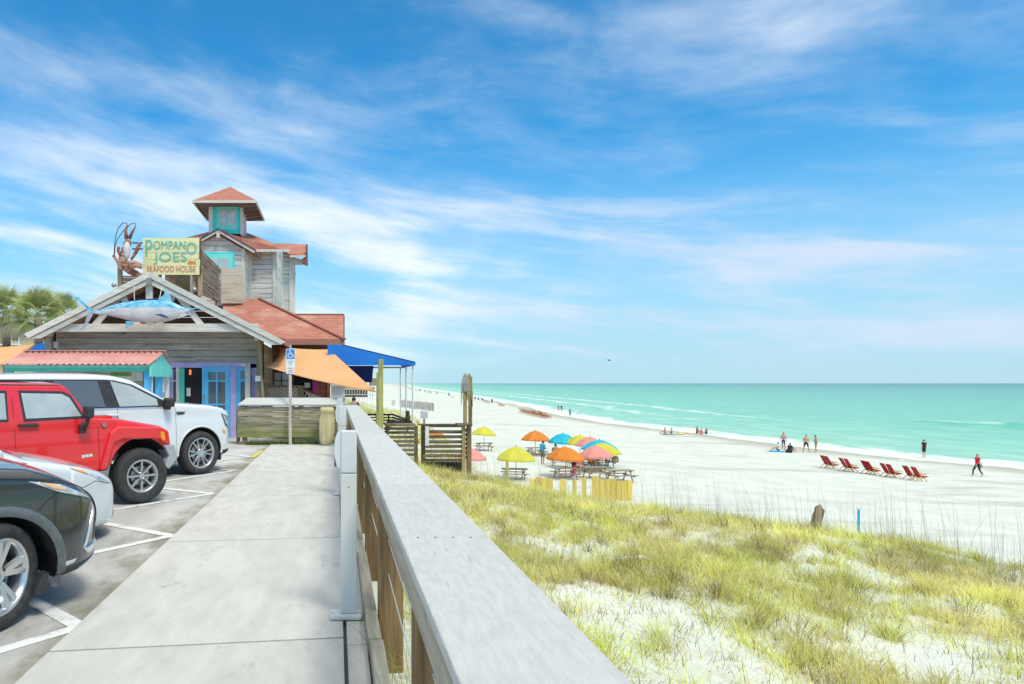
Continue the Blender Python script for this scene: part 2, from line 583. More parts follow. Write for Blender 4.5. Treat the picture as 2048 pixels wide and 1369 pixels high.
# crack in the nearest slab
mbk = MB()
xx, yq = -1.02, 3.05
for i in range(9):
    x2, y2 = xx + random.uniform(-.05, .05), yq + .09
    mbk.bar((xx, yq, .0015), (x2, y2, .0015), .004, .001)
    xx, yq = x2, y2
mbk.build('hairline_crack', MATS['joint_dirt'], walk)
for sx, sy_, n_, dx, dy in ((-.62, 2.6, 7, .02, .09), (-1.5, 6.0, 7, .02, .05), (-.35, 9.2, 7, -.03, .06)):
    mbk = MB()
    xx, yq = sx, sy_
    for i in range(n_):
        x2, y2 = xx + dx * .6 + random.uniform(-.06, .06), yq + dy * .6 + random.uniform(-.05, .05)
        mbk.bar((xx, yq, .0012), (x2, y2, .0012), random.uniform(.001, .0028), .0008)
        xx, yq = x2, y2
    mbk.build('hairline_crack', MATS['joint_dirt'], walk)


STR_Z = [-.0185]


def stripe(pts, name='painted_line', wd=.1):
    m_ = MB()
    for p, q in zip(pts, pts[1:]):
        STR_Z[0] += .0006
        p, q = Vector((*p, STR_Z[0])), Vector((*q, STR_Z[0]))
        m_.bar(p, q, wd, .0015)
    m_.build(name, m_paint, lot)


def gp(px, py):
    d = (CAMH + .02) * FPX / (py - CY)
    return ((px - CX) / FPX * d, d)


for tip, ln, bk in (((160, 1254), (-130, 1340), (60, 1200)), ((343, 1072), (60, 1134), (215, 1049)), ((426, 988), (140, 1034), (300, 975)), ((470, 942), (280, 971), (400, 936)), ((500, 914), (330, 936), (440, 909))):
    T = Vector(gp(*tip))
    for e, wd in ((ln, .11), (bk, .13)):
        E_ = Vector(gp(*e))
        stripe([T, T + (E_ - T).normalized() * (5.2 if e is ln else 1.9)], wd=wd)
stripe([gp(505, 916), gp(524, 902)], 'yellow_line', .1)
lot.children[-1].data.materials[0] = M('yellow_line_paint', (.75, .6, .12), rnd=0)

# ------------------------------------------------------------------ railing along the walkway
m_cap = M('pale_weathered_cap', (.50, .515, .49), (.58, .595, .565), .75, (40, 9, 40), .30, .70, .05, .0035, (90, 30, 60), c3=(.455, .47, .445), scale3=(10, 4, 4), lo3=.52, hi3=.80, spec=.35, detail=8)
w_post = wood('post_wood', (.14, .085, .04), (.28, .18, .085), 'z', (.19, .17, .08))
w_raily = wood('rail_wood_y', (.34, .30, .22), (.50, .47, .38), 'y', (.30, .31, .22))
rail = thing('wooden_railing', 'long wooden railing with a wide pale cap running along the concrete walkway', 'railing', (.43, .5, 0))
for k in range(5):
    MB().box((.253, .1 + k * 4.2 - (4 if k == 0 else 0), 1.095), (.61, .1 + (k + 1) * 4.2 - .004, 1.135)).build('cap_board', m_cap, rail, bevel=.006)
for k in range(9):
    for q in (.325, .395, .465, .535):
        MB().lathe([(.0001, 1.1365), (.0055, 1.1365), (.0055, 1.13)], 8, c=(q, .44 + 2.35 * k, 0)).build('screw', MATS.get('joint_dirt'), rail)
    y = .37 + 2.35 * k
    MB().box((.305, y, -.6), (.485, y + .14, 1.094)).build('post', w_post, rail, bevel=.005)
    if k < 8:
        MB().box((.27, y - .62, .945), (.304, y + 1.728, 1.093)).build('fascia_board', w_raily, rail, bevel=.003)
        x_ = random.uniform(-.01, .012)
        MB().box((.207 + x_, y - .5, -.1), (.296 + x_, y + 1.845, .085 + random.uniform(-.01, .012))).build('kerb_timber', w_raily, rail, bevel=.006)
        for zc in (.86, .62, .37):
            MB().tube([(.375, y + .14, zc), (.375, y + 1.2, zc - .012), (.375, y + 2.35, zc)], .004, 6).build('cable', M('cable_white', (.75, .75, .72), metal=.3, rough=.4), rail)

for k in range(15):          # drying splits in the cap boards
    x_, y_ = random.uniform(.28, .585), random.choice((random.uniform(1.2, 5), random.uniform(1.2, 16)))
    ln = random.uniform(.03, .16)
    MB().bar((x_, y_, 1.1354), (x_ + random.uniform(-.006, .006), y_ + ln, 1.1354), random.uniform(.0007, .0014), .0008).build('split', M('split_dark', (.26, .25, .225), rnd=0), rail)
# bollard lamps
m_boll = M('grey_bollard_paint', (.60, .61, .59), (.65, .66, .64), .45, (3, 3, 1), rnd=.02)


def bollard(y, label):
    t = thing('bollard_light', label, 'bollard light', (.08, y, 0), 'bollard lights along the railing')
    MB().box((.03, y, .045), (.15, y + .07, 1.08)).build('post', m_boll, t, bevel=.006)
    h_ = sub('lamp_head', t)
    pr_ = [(.15, 1.083), (.15, 1.40), (.03, 1.40)]
    MB().prism([(a, y - .002, b) for a, b in [(.03, 1.083), (.15, 1.083), (.15, 1.40), (.03, 1.40)]], (0, .074, 0)).build('head_block', m_boll, h_, bevel=.012, seg=3)
    arc = [(.028 - .045 * math.cos(q), 1.26 + .14 * math.sin(q)) for q in (R(-90 + 180 * i / 12) for i in range(13))]
    MB().prism([(.0282, y + .006, 1.12)] + [(a, y + .006, b) for a, b in arc] + [(.0282, y + .006, 1.40)], (0, .058, 0)).build('lens_hood', m_boll, h_, smooth=False, bevel=.003)
    MB().box((-.016, y + .015, 1.13), (-.002, y + .055, 1.2)).build('lens', M('dark_lens', (.10, .11, .10), rough=.2), h_)
    MB().prism([(-.05, y - .03, .002), (.19, y - .03, .002), (.19, y + .12, .002), (-.05, y + .12, .002)], (0, 0, .042)).build('base_plate', m_boll, t, bevel=.015)
    for s_ in (-.03, .172): MB().lathe([(.0, .06), (.01, .06), (.01, .044)], 8, c=(s_, y, 0)).build('bolt', m_boll, t)
    MB().lathe([(.0, -.0015), (.006, -.0015), (.006, .004)], 10, 'y', (.09, y - .0, .98)).build('screw', MATS['dark_lens'], t)


bollard(5.18, 'nearest grey metal bollard light beside the railing')
bollard(10.9, 'grey metal bollard light just behind the nearest one along the railing')
bollard(16.4, 'farthest grey metal bollard light, close to the mossy plank fence')

# ------------------------------------------------------------------ mossy plank fence across the end of the walkway
FY = 20.2
w_moss = wood('mossy_planks', (.17, .135, .08), (.46, .41, .29), 'x', (.09, .07, .05), lo3=.58, hi3=.72)
gm = N(w_moss.node_tree)
pm = w_moss.node_tree.nodes['Principled BSDF']
zz = gm.new('ShaderNodeSeparateXYZ')
gpos = gm.new('ShaderNodeNewGeometry').outputs['Position']
gm.put(zz.inputs[0], gpos)
mn = gm.noise(gm.vec('MULTIPLY', gpos, (2, 3, 16)), 1, 7, .75)
mk = gm.ss(gm.math('SUBTRACT', mn, gm.math('MULTIPLY', zz.outputs[2], .55)), .12, .45)
gm.put(pm.inputs['Base Color'], gm.mix(mk, pm.inputs['Base Color'].links[0].from_socket, (.22, .25, .07)))
fence = thing('plank_fence', 'mossy weathered plank fence with a pale cap closing the end of the walkway', 'fence', (-1.4, FY, 0))
plank_wall(fence, [(-2.87, .19), (.24, .19), (.24, 1.09), (-2.84, 1.09)], FY, .148, w_moss, thick=.035, jit=.014, gap=.012, breaks=.4)
MB().prism([(-2.84, FY - .10, 1.10), (.25, FY - .10, 1.10), (.25, FY + .30, 1.29), (-2.62, FY + .30, 1.29)], (0, -.02, .04)).build('cap_board', m_cap, fence, bevel=.006)
for x in (-2.72, -1.35, .05):
    MB().box((x, FY + .004, -.3), (x + .13, FY + .13, 1.09)).build('post', w_post, fence)
for k in range(3):
    MB().box((-2.93, FY + .3 + k * .15, .02 + k * .0), (-2.885, FY + .44 + k * .15, 1.0)).build('end_board', w_post, fence)

# bin with a tan cover
m_tan = M('tan_cover_cloth', (.55, .46, .24), (.64, .56, .34), .75, (8, 8, 2), rnd=0, c3=(.25, .17, .06), scale3=(5, 5, 3), lo3=.66, hi3=.8)
b_ = thing('covered_bin', 'tan fabric covered waste bin leaning against the plank fence by the railing', 'bin', (-.28, 19.75, 0))
mb = MB()
nb = 40
prof = [(.11, .015), (.15, .05), (.19, .18), (.21, .45), (.205, .75), (.185, .93), (.20, .955), (.195, 1.03), (.16, 1.07), (.05, 1.07), (0.001, 1.07)]
for r_, h_ in prof:
    for k in range(nb):
        t = 2 * math.pi * k / nb
        f = 1 + (.09 * math.sin(5 * t + h_ * 3) + .06 * math.sin(11 * t - h_ * 2)) * (1 if h_ < .9 else .3)
        mb.v.append((-.28 + r_ * f * math.cos(t) + (h_ - .5) * .02, 19.75 + r_ * f * math.sin(t), h_))
for i in range(len(prof) - 1):
    for k in range(nb):
        mb.f.append((i * nb + k, i * nb + (k + 1) % nb, (i + 1) * nb + (k + 1) % nb, (i + 1) * nb + k))
        mb.m.append(0)
mb.build('cover', m_tan, b_, smooth=True)
MB().lathe([(.222, .94), (.226, .95), (.222, .965)], 30, c=(-.272, 19.75, 0)).build('cord', M('cord_tan', (.5, .38, .15)), b_)

# accessible-parking sign on its post
t = thing('parking_sign', 'blue and white accessible parking sign on a thin post in front of the plank fence', 'sign', (P(580, 890, 19.9).x, 19.9, 0))
m_galv = M('galvanised_steel', (.55, .54, .52), (.42, .40, .37), .5, (4, 4, 2), metal=.4)
m_rust = M('pink_brown_post_paint', (.50, .40, .34), (.62, .55, .48), .6, (6, 6, 2))
pbox(577.6, 736, 583.4, 892, 19.9, .05).build('post', m_rust, t)
pbox(579, 690, 583, 736, 19.93, .03).build('post_top', m_galv, t)
m_wh = M('sign_white', (.80, .81, .82), rnd=0, rough=.4)
m_bl = M('sign_blue', (.03, .23, .68), rnd=0, rough=.4)
m_pr = M('sign_print_grey', (.38, .42, .46), rnd=0)
pl = pbox(572, 698, 590, 736, 19.88, .006).build('plate', m_wh, t)
pbox(573, 699, 589, 718.5, 19.876, .003).build('blue_field', m_bl, pl)
c0 = P(580.6, 708.5, 19.872)
k = 19.9 / FPX
icon = MB()
icon.lathe([(0, 0), (1.5 * k, 0), (1.5 * k, .002)], 14, 'y', (c0.x - .6 * k, c0.y, c0.z + 6.8 * k))
arc = [Vector((c0.x + 4.6 * k * math.cos(q), c0.y, c0.z - 2.6 * k + 4.6 * k * math.sin(q))) for q in (R(110 + 250 * i / 14) for i in range(15))]
for a_, b2 in zip(arc, arc[1:]): icon.bar(a_, b2, 1.3 * k, .002, (0, 1, 0))
bd = [(-.6, 5), (-.2, -.4), (4, -.4), (5.6, -5.2), (7, -4.6)]
for a_, b2 in zip(bd, bd[1:]): icon.bar((c0.x + a_[0] * k, c0.y - .001, c0.z + a_[1] * k), (c0.x + b2[0] * k, c0.y - .001, c0.z + b2[1] * k), 1.5 * k, .002, (0, 1, 0))
icon.bar((c0.x - .4 * k, c0.y - .001, c0.z + 2.6 * k), (c0.x + 3 * k, c0.y - .001, c0.z + 2.6 * k), 1.2 * k, .002, (0, 1, 0))
icon.build('wheelchair_symbol', m_wh, pl)
pr_ = MB()
for yy_, w_ in ((722, 6), (725.5, 5), (729, 3)): pbox(581 - w_, yy_, 581 + w_, yy_ + 1.5, 19.877, .002, pr_)
pr_.build('print', m_pr, pl)
p2_ = pbox(572.5, 738, 589, 748, 19.88, .006).build('lower_plate', m_wh, t)
pr_ = MB()
for yy_, w_ in ((740, 5), (743.6, 6)): pbox(581 - w_, yy_, 581 + w_, yy_ + 2, 19.877, .002, pr_)
pr_.build('print', m_pr, p2_)

# ------------------------------------------------------------------ restaurant building
w_grey = wood('grey_siding', (.37, .345, .29), (.54, .52, .455), 'x', (.30, .27, .215), bump=.003)
w_pale = wood('pale_trim', (.56, .53, .46), (.68, .66, .60), 'x', (.46, .43, .35), bump=.002)
w_dark = wood('dark_gable_boards', (.085, .06, .05), (.15, .115, .095), 'x', bump=.003)  # shade of the gable overhang is worked into this dark brown
w_brny = wood('brown_screen_boards', (.13, .095, .065), (.34, .29, .23), 'y', (.09, .065, .045), bump=.003)
w_brnx = wood('brown_boards_x', (.15, .105, .075), (.30, .24, .18), 'x', (.09, .065, .045), bump=.003)
w_red = wood('red_brown_boards', (.21, .075, .05), (.33, .13, .09), 'x', bump=.003)
w_oliv = wood('olive_post_wood', (.27, .22, .12), (.42, .37, .23), 'z', (.35, .33, .20))
w_whit = wood('whitewashed_siding', (.55, .53, .475), (.68, .67, .62), 'x', (.41, .385, .33), bump=.003, lo3=.55)
w_crn = wood('whitewashed_corner', (.60, .58, .52), (.70, .69, .64), 'z', (.48, .46, .40), bump=.002)
m_turq = M('turquoise_paint', (.04, .62, .64), (.06, .70, .72), .5, (5, 5, 5), rnd=.03)
m_teal = M('sea_green_paint', (.08, .52, .40), (.10, .60, .47), .5, (5, 5, 5), rnd=.03)
m_mint = M('mint_paint', (.17, .70, .60), (.22, .76, .66), .5, (5, 5, 5), rnd=.03)
m_door = M('sky_blue_paint', (.09, .46, .80), (.12, .52, .84), .4, (5, 5, 5), rnd=.03)
m_lav = M('lavender_paint', (.42, .36, .66), (.50, .44, .74), .5, (5, 5, 5), rnd=.03)
m_mag = M('magenta_paint', (.46, .03, .22), (.52, .05, .27), .5, (5, 5, 5), rnd=.03)
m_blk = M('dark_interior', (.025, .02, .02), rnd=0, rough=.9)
m_glass = M('window_glass', (.10, .12, .13), rough=.06, rnd=.05, spec=1.0)
m_glassl = M('pale_window_glass', (.42, .48, .52), (.55, .60, .62), .1, (3, 3, 3), rnd=.05, spec=.8)
m_whp = M('white_paint', (.76, .77, .76), (.66, .66, .64), .5, (6, 6, 6), rnd=.03)
m_metal = M('lamp_metal', (.35, .35, .34), rough=.4, metal=.6)


def shingle(name, c, c2, c3):
    """red asphalt shingles: courses follow the height, tabs follow x+y"""
    m = bpy.data.materials.new(name)
    MATS[name] = m
    m.use_nodes = True
    g = N(m.node_tree)
    p = m.node_tree.nodes['Principled BSDF']
    pos = g.new('ShaderNodeNewGeometry').outputs['Position']
    s = g.new('ShaderNodeSeparateXYZ')
    g.put(s.inputs[0], pos)
    row = g.math('DIVIDE', s.outputs[2], .085)
    fr = g.math('FRACT', row)
    line = g.ss(fr, 0, .22, 1, 0)
    tab = g.noise(g.vec('MULTIPLY', pos, (4.5, 4.5, 16)), 1, 2, .5)
    big = g.noise(pos, .8, 4, .6)
    cc = g.mix(g.ss(tab, .35, .65), c, c2)
    cc = g.mix(g.ss(big, .48, .66), cc, c3)
    cc = g.mix(g.math('MULTIPLY', line, .75), cc, (.16, .05, .035))
    g.put(p.inputs['Base Color'], cc)
    p.inputs['Roughness'].default_value = .9
    b = g.new('ShaderNodeBump')
    b.inputs['Distance'].default_value = .02
    g.put(b.inputs['Height'], fr)
    g.put(p.inputs['Normal'], b.outputs[0])
    return m


m_roof = shingle('red_shingles', (.42, .16, .105), (.50, .21, .145), (.56, .29, .22))


def pp(name, x0, y0, x1, y1, d, th, mat, parent, bevel=0):
    return pbox(x0, y0, x1, y1, d, th).build(name, mat, parent, bevel=bevel)


def poly_at(pts, d, th, name, mat, parent, bevel=0):
    return MB().prism([P(a, b, d) for a, b in pts], (0, th, 0)).build(name, mat, parent, bevel=bevel)


def slab(pts3, th, name, mat, parent):
    """flat sheet of thickness th below the given 3-D outline"""
    return MB().prism(pts3, (0, 0, -th)).build(name, mat, parent)


FD = 23.0
house = thing('seafood_restaurant', 'weathered grey wooden seafood restaurant with red shingle roofs and a small tower', 'building', (-6, FD, 0))

# front room: boards, openings
AP, EL, ER = P(298, 545, 21.7), P(50, 668, 21.7), P(568, 683, 21.7)
plank_wall(house, XZ([(113, 726), (514, 726), (514, 662), (113, 662)], FD), FD, .205, w_grey, thick=.03, breaks=.6)
zt = P(0, 661, FD).z
gx = lambda z, s: (AP.x + (z - AP.z + .2) / ((EL.z - AP.z) / (EL.x - AP.x)) if s < 0 else AP.x + (z - AP.z + .2) / ((ER.z - AP.z) / (ER.x - AP.x)))
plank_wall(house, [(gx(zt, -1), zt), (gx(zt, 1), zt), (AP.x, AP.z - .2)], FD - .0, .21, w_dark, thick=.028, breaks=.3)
MB().box((P(92, 0, FD).x, FD + .04, -.02), (P(527, 0, FD).x, FD + .12, 3.4)).build('wall_core', m_blk, house)
# roof slabs of the front gable
for E_, sg in ((EL, -1), (ER, 1)):
    MB().prism([(AP.x, 21.7, AP.z), (E_.x, 21.7, E_.z), (E_.x + .02 * sg, 21.7, E_.z - .10), (AP.x, 21.7, AP.z - .11)], (0, 6.6, 0)).build('roof_slope', m_roof, house)
poly_at([(48, 668.5), (298, 543.5), (298, 556), (56, 677)], 21.66, .036, 'fascia_board', w_pale, house)
poly_at([(298.3, 543.5), (571, 683.5), (562, 690), (298.3, 556)], 21.66, .036, 'fascia_board', w_pale, house)
poly_at([(58, 678), (298, 557.4), (298, 568), (82, 677)], 21.70, .03, 'rake_board', w_pale, house)
poly_at([(298.3, 557.4), (560, 690), (540, 690), (298.3, 568)], 21.70, .03, 'rake_board', w_pale, house)
# truss
pp('tie_beam', 98, 648, 516, 664, 21.82, .12, w_pale, house, .006)
pp('king_post', 291.5, 566, 305, 648, 21.80, .10, w_pale, house, .004)
pp('bracket', 293, 556, 303, 570, 21.62, .04, m_metal, house)
for a_, b_ in (((245, 586), (190, 651)), ((243, 588), (276, 650)), ((350, 583), (318, 650)), ((352, 586), (403, 651))):
    pbar(a_, b_, 21.90, .19, .08).build('brace', w_crn, house)
pp('wall_lamp', 233, 663, 243, 668, 22.8, .16, m_metal, house)
pp('wall_lamp', 382, 663, 391, 668, 22.8, .16, m_metal, house)
# corner pillars
pp('pillar', 85, 661, 100, 672, 21.9, .3, w_crn, house)
pbar((97, 668), (103, 760), 22.2, .20, .2).build('pillar', wood('grey_pillar', (.27, .25, .21), (.4, .38, .33), 'z'), house)
pp('notice_box', 105, 684, 116, 697, 22.7, .05, m_whp, house)
pp('pillar', 513, 664, 524, 890, 22.6, .18, w_oliv, house, .01)
pbar((517, 672), (527, 800), 22.45, .07, .1).build('brace', w_oliv, house)
pp('bracket', 509, 664, 516, 682, 22.4, .1, m_whp, house)
# lavender trim and openings
pp('door_header', 338, 725.5, 513, 736, 22.93, .08, m_lav, house)
pp('window_post', 333, 744, 339, 806, 22.90, .1, w_crn, house)
fr = pp('window', 337, 738, 352, 800, 22.97, .03, m_glass, house)
for x in (343.5, 346.5): pp('frame', x - 3, 738, x, 800, 22.95, .03, m_lav, fr)
pp('frame', 337, 761, 352, 763.5, 22.945, .03, m_whp, fr)
pp('door_post', 352, 736, 357.5, 880, 22.88, .1, w_crn, house)
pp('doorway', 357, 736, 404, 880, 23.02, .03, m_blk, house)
pp('door_jamb', 357.5, 737, 368.5, 880, 22.95, .06, m_teal, house)
dl = pp('pendant_lamp', 378.5, 740, 382, 750, 22.98, .03, M('red_lamp_glow', (.8, .15, .05), rnd=0), house)
mm = dl.data.materials[0].node_tree.nodes['Principled BSDF']
mm.inputs['Emission Color'].default_value = (1, .22, .06, 1)
mm.inputs['Emission Strength'].default_value = .8
pp('leaning_board', 373, 776, 381, 793, 22.99, .02, w_crn, house)
pp('door_jamb', 404, 733, 412, 880, 22.90, .1, m_door, house)


def glazed(x0, y0, x1, y1, cols, rows, d, mat, glass=m_glass, name='door', fw=4):
    o = pbox(x0, y0, x1, y1, d + .05, .03).build(name, mat, house)
    m_ = MB()
    xs_ = [x0] + [v for c in cols for v in c] + [x1]
    for i in range(0, len(xs_), 2): pbox(xs_[i], y0, xs_[i + 1], y1, d, .05, m_)
    for c in cols:
        ys_ = [y0] + [v for r in rows for v in r] + [y1]
        for i in range(0, len(ys_), 2): pbox(c[0], ys_[i], c[1], ys_[i + 1], d + .004, .044, m_)
    m_.build('frame', mat, o)
    for c in cols:
        for r in rows: pbox(c[0], r[0], c[1], r[1], d + .03, .012).build('pane', glass, o)
    return o


dr = glazed(412, 734, 461, 880, [(416.5, 432), (435, 450.5)], [(744.5, 761), (764, 808), (811, 860)], 22.9, m_door)
pp('handle', 407, 790, 409.5, 802, 22.86, .03, m_metal, dr)
pp('door_post', 461, 736, 472, 880, 22.86, .14, m_lav, house)
glazed(472, 735, 500, 850, [(481, 496)], [(743, 758), (764, 805), (808, 840)], 22.9, m_door)
pp('post', 490, 726, 500, 800, 22.70, .15, w_crn, house)
pp('wall_panel', 500, 728, 514, 850, 22.93, .06, m_lav, house)
pp('meter_box', 510.5, 752, 521, 763, 22.40, .1, m_whp, house)
for a_ in (482, 487): pbar((a_, 728), (a_ + 4, 733), 22.6, .05, .08).build('spotlight', m_whp, house)
# right side of the front room and the red-brown wing behind it
plank_wall(house, [(23.05, 0), (26, 0), (26, 3.05), (23.05, 3.05)], P(527, 0, 23).x, .16, wood('warm_side_shingles', (.32, .22, .14), (.46, .36, .25), 'y'), axis='y', out=1, thick=.03, gap=.007)
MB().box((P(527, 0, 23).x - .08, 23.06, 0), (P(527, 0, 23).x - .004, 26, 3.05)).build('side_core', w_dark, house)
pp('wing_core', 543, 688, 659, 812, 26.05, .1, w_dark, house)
plank_wall(house, XZ([(543, 812), (660, 812), (660, 688), (543, 688)], 26), 26, .17, w_red, thick=.03)
glazed(547, 742, 581, 775, [(549, 562), (564.5, 579)], [(746, 761), (763, 772)], 25.9, M('brown_frame', (.13, .06, .04)), m_glassl, 'window')
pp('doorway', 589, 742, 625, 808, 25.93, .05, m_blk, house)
pp('door_jamb', 625, 752, 635.5, 808, 25.9, .1, m_mag, house)
poly_at([(589, 742), (625, 747), (625, 757), (589, 750)], 25.88, .05, 'bunting', m_mag, house)
pp('corner_board', 654, 752, 660.5, 812, 25.88, .12, wood('red_corner', (.40, .14, .07), (.46, .18, .10), 'z'), house)
pp('window_trim', 543, 740, 547, 800, 25.88, .1, w_red, house)
pp('white_hatch', 609, 766, 620, 776, 25.8, .1, m_whp, house)
pp('eave_fascia', 571, 679.5, 689.5, 690, 24.4, .05, M('red_brown_fascia', (.34, .14, .09), (.42, .2, .14), .6, (1, 5, 20)), house)
# wing roofs
def roof3(pts, name='roof_slope'):
    q = [P(*p) for p in pts]
    n_ = (q[1] - q[0]).cross(q[2] - q[0]).normalized()
    if n_.z < 0: n_ = -n_
    return MB().prism(q, tuple(-n_ * .08)).build(name, m_roof, house)


roof3([(571, 679, 24.4), (689, 679, 24.4), (519, 598, 28.3), (470, 598, 28.3), (446, 600, 28.4), (446, 650, 25.7)])
roof3([(560, 678, 25.0), (687.5, 677.5, 25.0), (687.5, 629.5, 27.6), (560, 629.5, 27.6)])
MB().bar(P(519, 597.5, 28.25), P(689, 678.5, 24.36), .16, .05).build('hip_cap', M('hip_cap_red', (.30, .10, .07)), house)
MB().bar(P(560, 629.5, 27.6), P(688, 629.5, 27.6), .16, .05).build('ridge_cap', MATS['hip_cap_red'], house)
pp('rake_board', 686.5, 631, 689.5, 683, 24.9, .1, M('red_brown_fascia', (0, 0, 0)), house)
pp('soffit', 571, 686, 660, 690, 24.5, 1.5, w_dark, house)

# ---- upper storey and cupola
tower = sub('tower', house)
plank_wall(tower, XZ([(396, 612), (488, 612), (488, 500), (436, 470), (396, 490)], 28), 28, .2, w_whit, thick=.03)
poly_at([(396, 481.5), (436, 459), (436, 464.5), (396, 487)], 27.7, .06, 'fascia_board', w_crn, tower)
poly_at([(436.2, 459), (512, 502), (507, 506), (436.2, 464.5)], 27.7, .06, 'fascia_board', w_crn, tower)
poly_at([(396, 479.5), (436, 457), (512, 500), (512, 502), (436.1, 459), (396, 481.5)], 27.66, .12, 'roof_edge', M('black_edge', (.04, .04, .045)), tower)
for a_ in (((436, 457.5), (396, 480)), ((436, 457.5), (512, 501))):
    p_, q_ = P(*a_[0], 27.72), P(*a_[1], 27.72)
    MB().prism([p_, q_, q_ + Vector((0, 1.8, 0)), p_ + Vector((0, 1.8, 0))], (0, 0, -.06)).build('roof_slope', m_roof, tower)
pp('bracket', 433, 466, 439, 476, 27.66, .1, w_pale, tower)
pp('corner_board', 483.5, 498, 489, 612, 27.95, .06, w_crn, tower)
xA = P(488.6, 0, 28).x
plank_wall(tower, [(28.03, P(0, 612, 28).z), (29.4, P(0, 612, 28).z), (29.4, P(0, 500, 28).z), (28.03, P(0, 500, 28).z)], xA, .2, w_crn, axis='y', out=1, thick=.02)
plank_wall(tower, XZ([(492, 625), (551, 625), (551, 500), (492, 500)], 29.4), 29.4, .2, w_whit, thick=.03)
pp('corner_board', 497, 498, 503.5, 620, 29.33, .04, w_crn, tower)
pp('corner_board', 545, 500, 551.5, 640, 29.33, .07, w_crn, tower)
xB = P(551, 0, 29.4).x
plank_wall(tower, [(29.45, 4.4), (32.6, 4.4), (32.6, 7.3), (29.45, 7.3)], xB, .2, w_whit, axis='y', out=1, thick=.03)
plank_wall(tower, XZ([(557, 640), (590, 640), (590, 504), (557, 504)], 32.6), 32.6, .2, w_whit, thick=.03)
pp('corner_board', 561, 505, 566, 640, 32.52, .05, w_crn, tower)
pp('corner_board', 579, 505, 590.5, 640, 32.5, .08, w_crn, tower)
pp('lower_panel', 442, 536, 486, 607, 27.6, .1, wood('pale_panel_wood', (.56, .51, .39), (.68, .64, .52), 'x', (.48, .42, .30)), tower)
pp('upper_core', 396, 500, 545, 612, 29.6, 2.5, m_blk, tower)
# tower window
wn = pp('window', 410, 505, 469, 538, 27.9, .05, m_turq, tower)
pp('frame', 413, 509, 465.5, 538, 27.87, .04, m_mint, wn)
for x0, x1 in ((417, 436), (438, 456)): pp('pane', x0, 517, x1, 538, 27.85, .03, m_glassl, wn)
# main tower roof
def roof4(pts, name='roof_slope', th=.08, mat=None):
    q = [P(*p) for p in pts]
    return MB().prism(q, (0, .02, -th)).build(name, mat or m_roof, tower)


roof4([(440, 460, 28.9), (494, 466, 31.8), (578, 498.5, 29.0), (511, 498.5, 28.9)])
roof4([(369, 476.5, 29.0), (400, 480, 28.3), (436, 459, 29.6), (418, 464, 31.0)])
pp('eave_fascia', 509, 499, 579, 504, 28.9, .05, w_crn, tower)
roof4([(545, 486.5, 33.6), (613.5, 489, 33.6), (611.5, 511, 31.8), (579, 509, 31.8)])
pp('eave_fascia', 579, 511, 611, 514.5, 31.8, .05, w_crn, tower)
poly_at([(611.5, 489), (615, 489), (615.5, 531), (604, 528), (602.5, 520), (611, 513)], 31.85, .2, 'rake_end', M('dark_red_edge', (.25, .09, .06)), tower)
poly_at([(588, 515), (604, 520), (604, 530), (588, 530)], 32.2, .1, 'gable_end', w_crn, tower)
pp('security_light', 588.5, 546, 592, 549, 31.5, .1, m_metal, tower)
# cupola
cup = sub('cupola', house)
zc0, zc1 = P(0, 468, 29.3).z, P(0, 408, 29.3).z
cx0, cx1 = P(418, 0, 29.3).x, P(483, 0, 29.3).x
MB().box((cx0 + .02, 29.33, zc0 - .4), (cx1 - .02, 30.85, zc1)).build('core', m_blk, cup)
plank_wall(cup, [(29.34, zc0 - .3), (30.9, zc0 - .3), (30.9, zc1), (29.34, zc1)], cx1 - .02, .2, M('pink_side_paint', (.62, .40, .38), (.7, .5, .47), .6, (4, 4, 4)), axis='y', out=1, thick=.02)
pp('wall_panel', 424, 408, 483, 468, 29.28, .04, m_turq, cup)
pp('corner_board', 417.5, 408, 425, 470, 29.25, .08, w_crn, cup)
pp('corner_board', 480.5, 410, 486, 470, 29.22, .08, w_crn, cup)
wn = pp('window', 433.5, 414, 475, 460, 29.25, .04, m_mint, cup)
for x0, x1 in ((438, 453), (455, 470)):
    for y0, y1 in ((419.5, 434.5), (436, 451)): pp('pane', x0, y0, x1, y1, 29.235, .02, m_glassl, wn)
bars = MB()
for x in (460, 465): pbox(x, 420, x + .8, 451, 29.228, .01, bars)
for y in (427, 443): pbox(438, y, 470, y + .8, 29.228, .01, bars)
bars.build('glazing_bars', m_whp, wn)
ze = P(0, 401, 28.4).z
ex0, ex1 = P(386, 0, 28.4).x, P(512, 0, 28.4).x
apx = Vector(((ex0 + ex1) / 2, 30.0, ze + 1.0))
cr = [Vector((ex0, 28.4, ze)), Vector((ex1, 28.4, ze)), Vector((ex1, 31.6, ze)), Vector((ex0, 31.6, ze))]
MB().add([*cr, apx], [(0, 1, 4), (1, 2, 4), (2, 3, 4), (3, 0, 4)]).build('roof', m_roof, cup)
m_sof = wood('soffit_boards', (.16, .11, .09), (.26, .2, .16), 'y')
MB().box((ex0 + .06, 28.46, ze - .05), (ex1 - .06, 31.54, ze - .02)).build('soffit', m_sof, cup)
for a_, b_ in zip(cr, cr[1:] + cr[:1]): MB().bar(a_ - Vector((0, 0, .055)), b_ - Vector((0, 0, .055)), .05, .10).build('fascia_board', w_pale, cup)
for k in range(5):
    MB().bar((ex1 - .05, 28.8 + k * .6, ze - .09), (cx1, 28.8 + k * .6, ze - .16), .06, .08).build('rafter_tail', m_sof, cup)

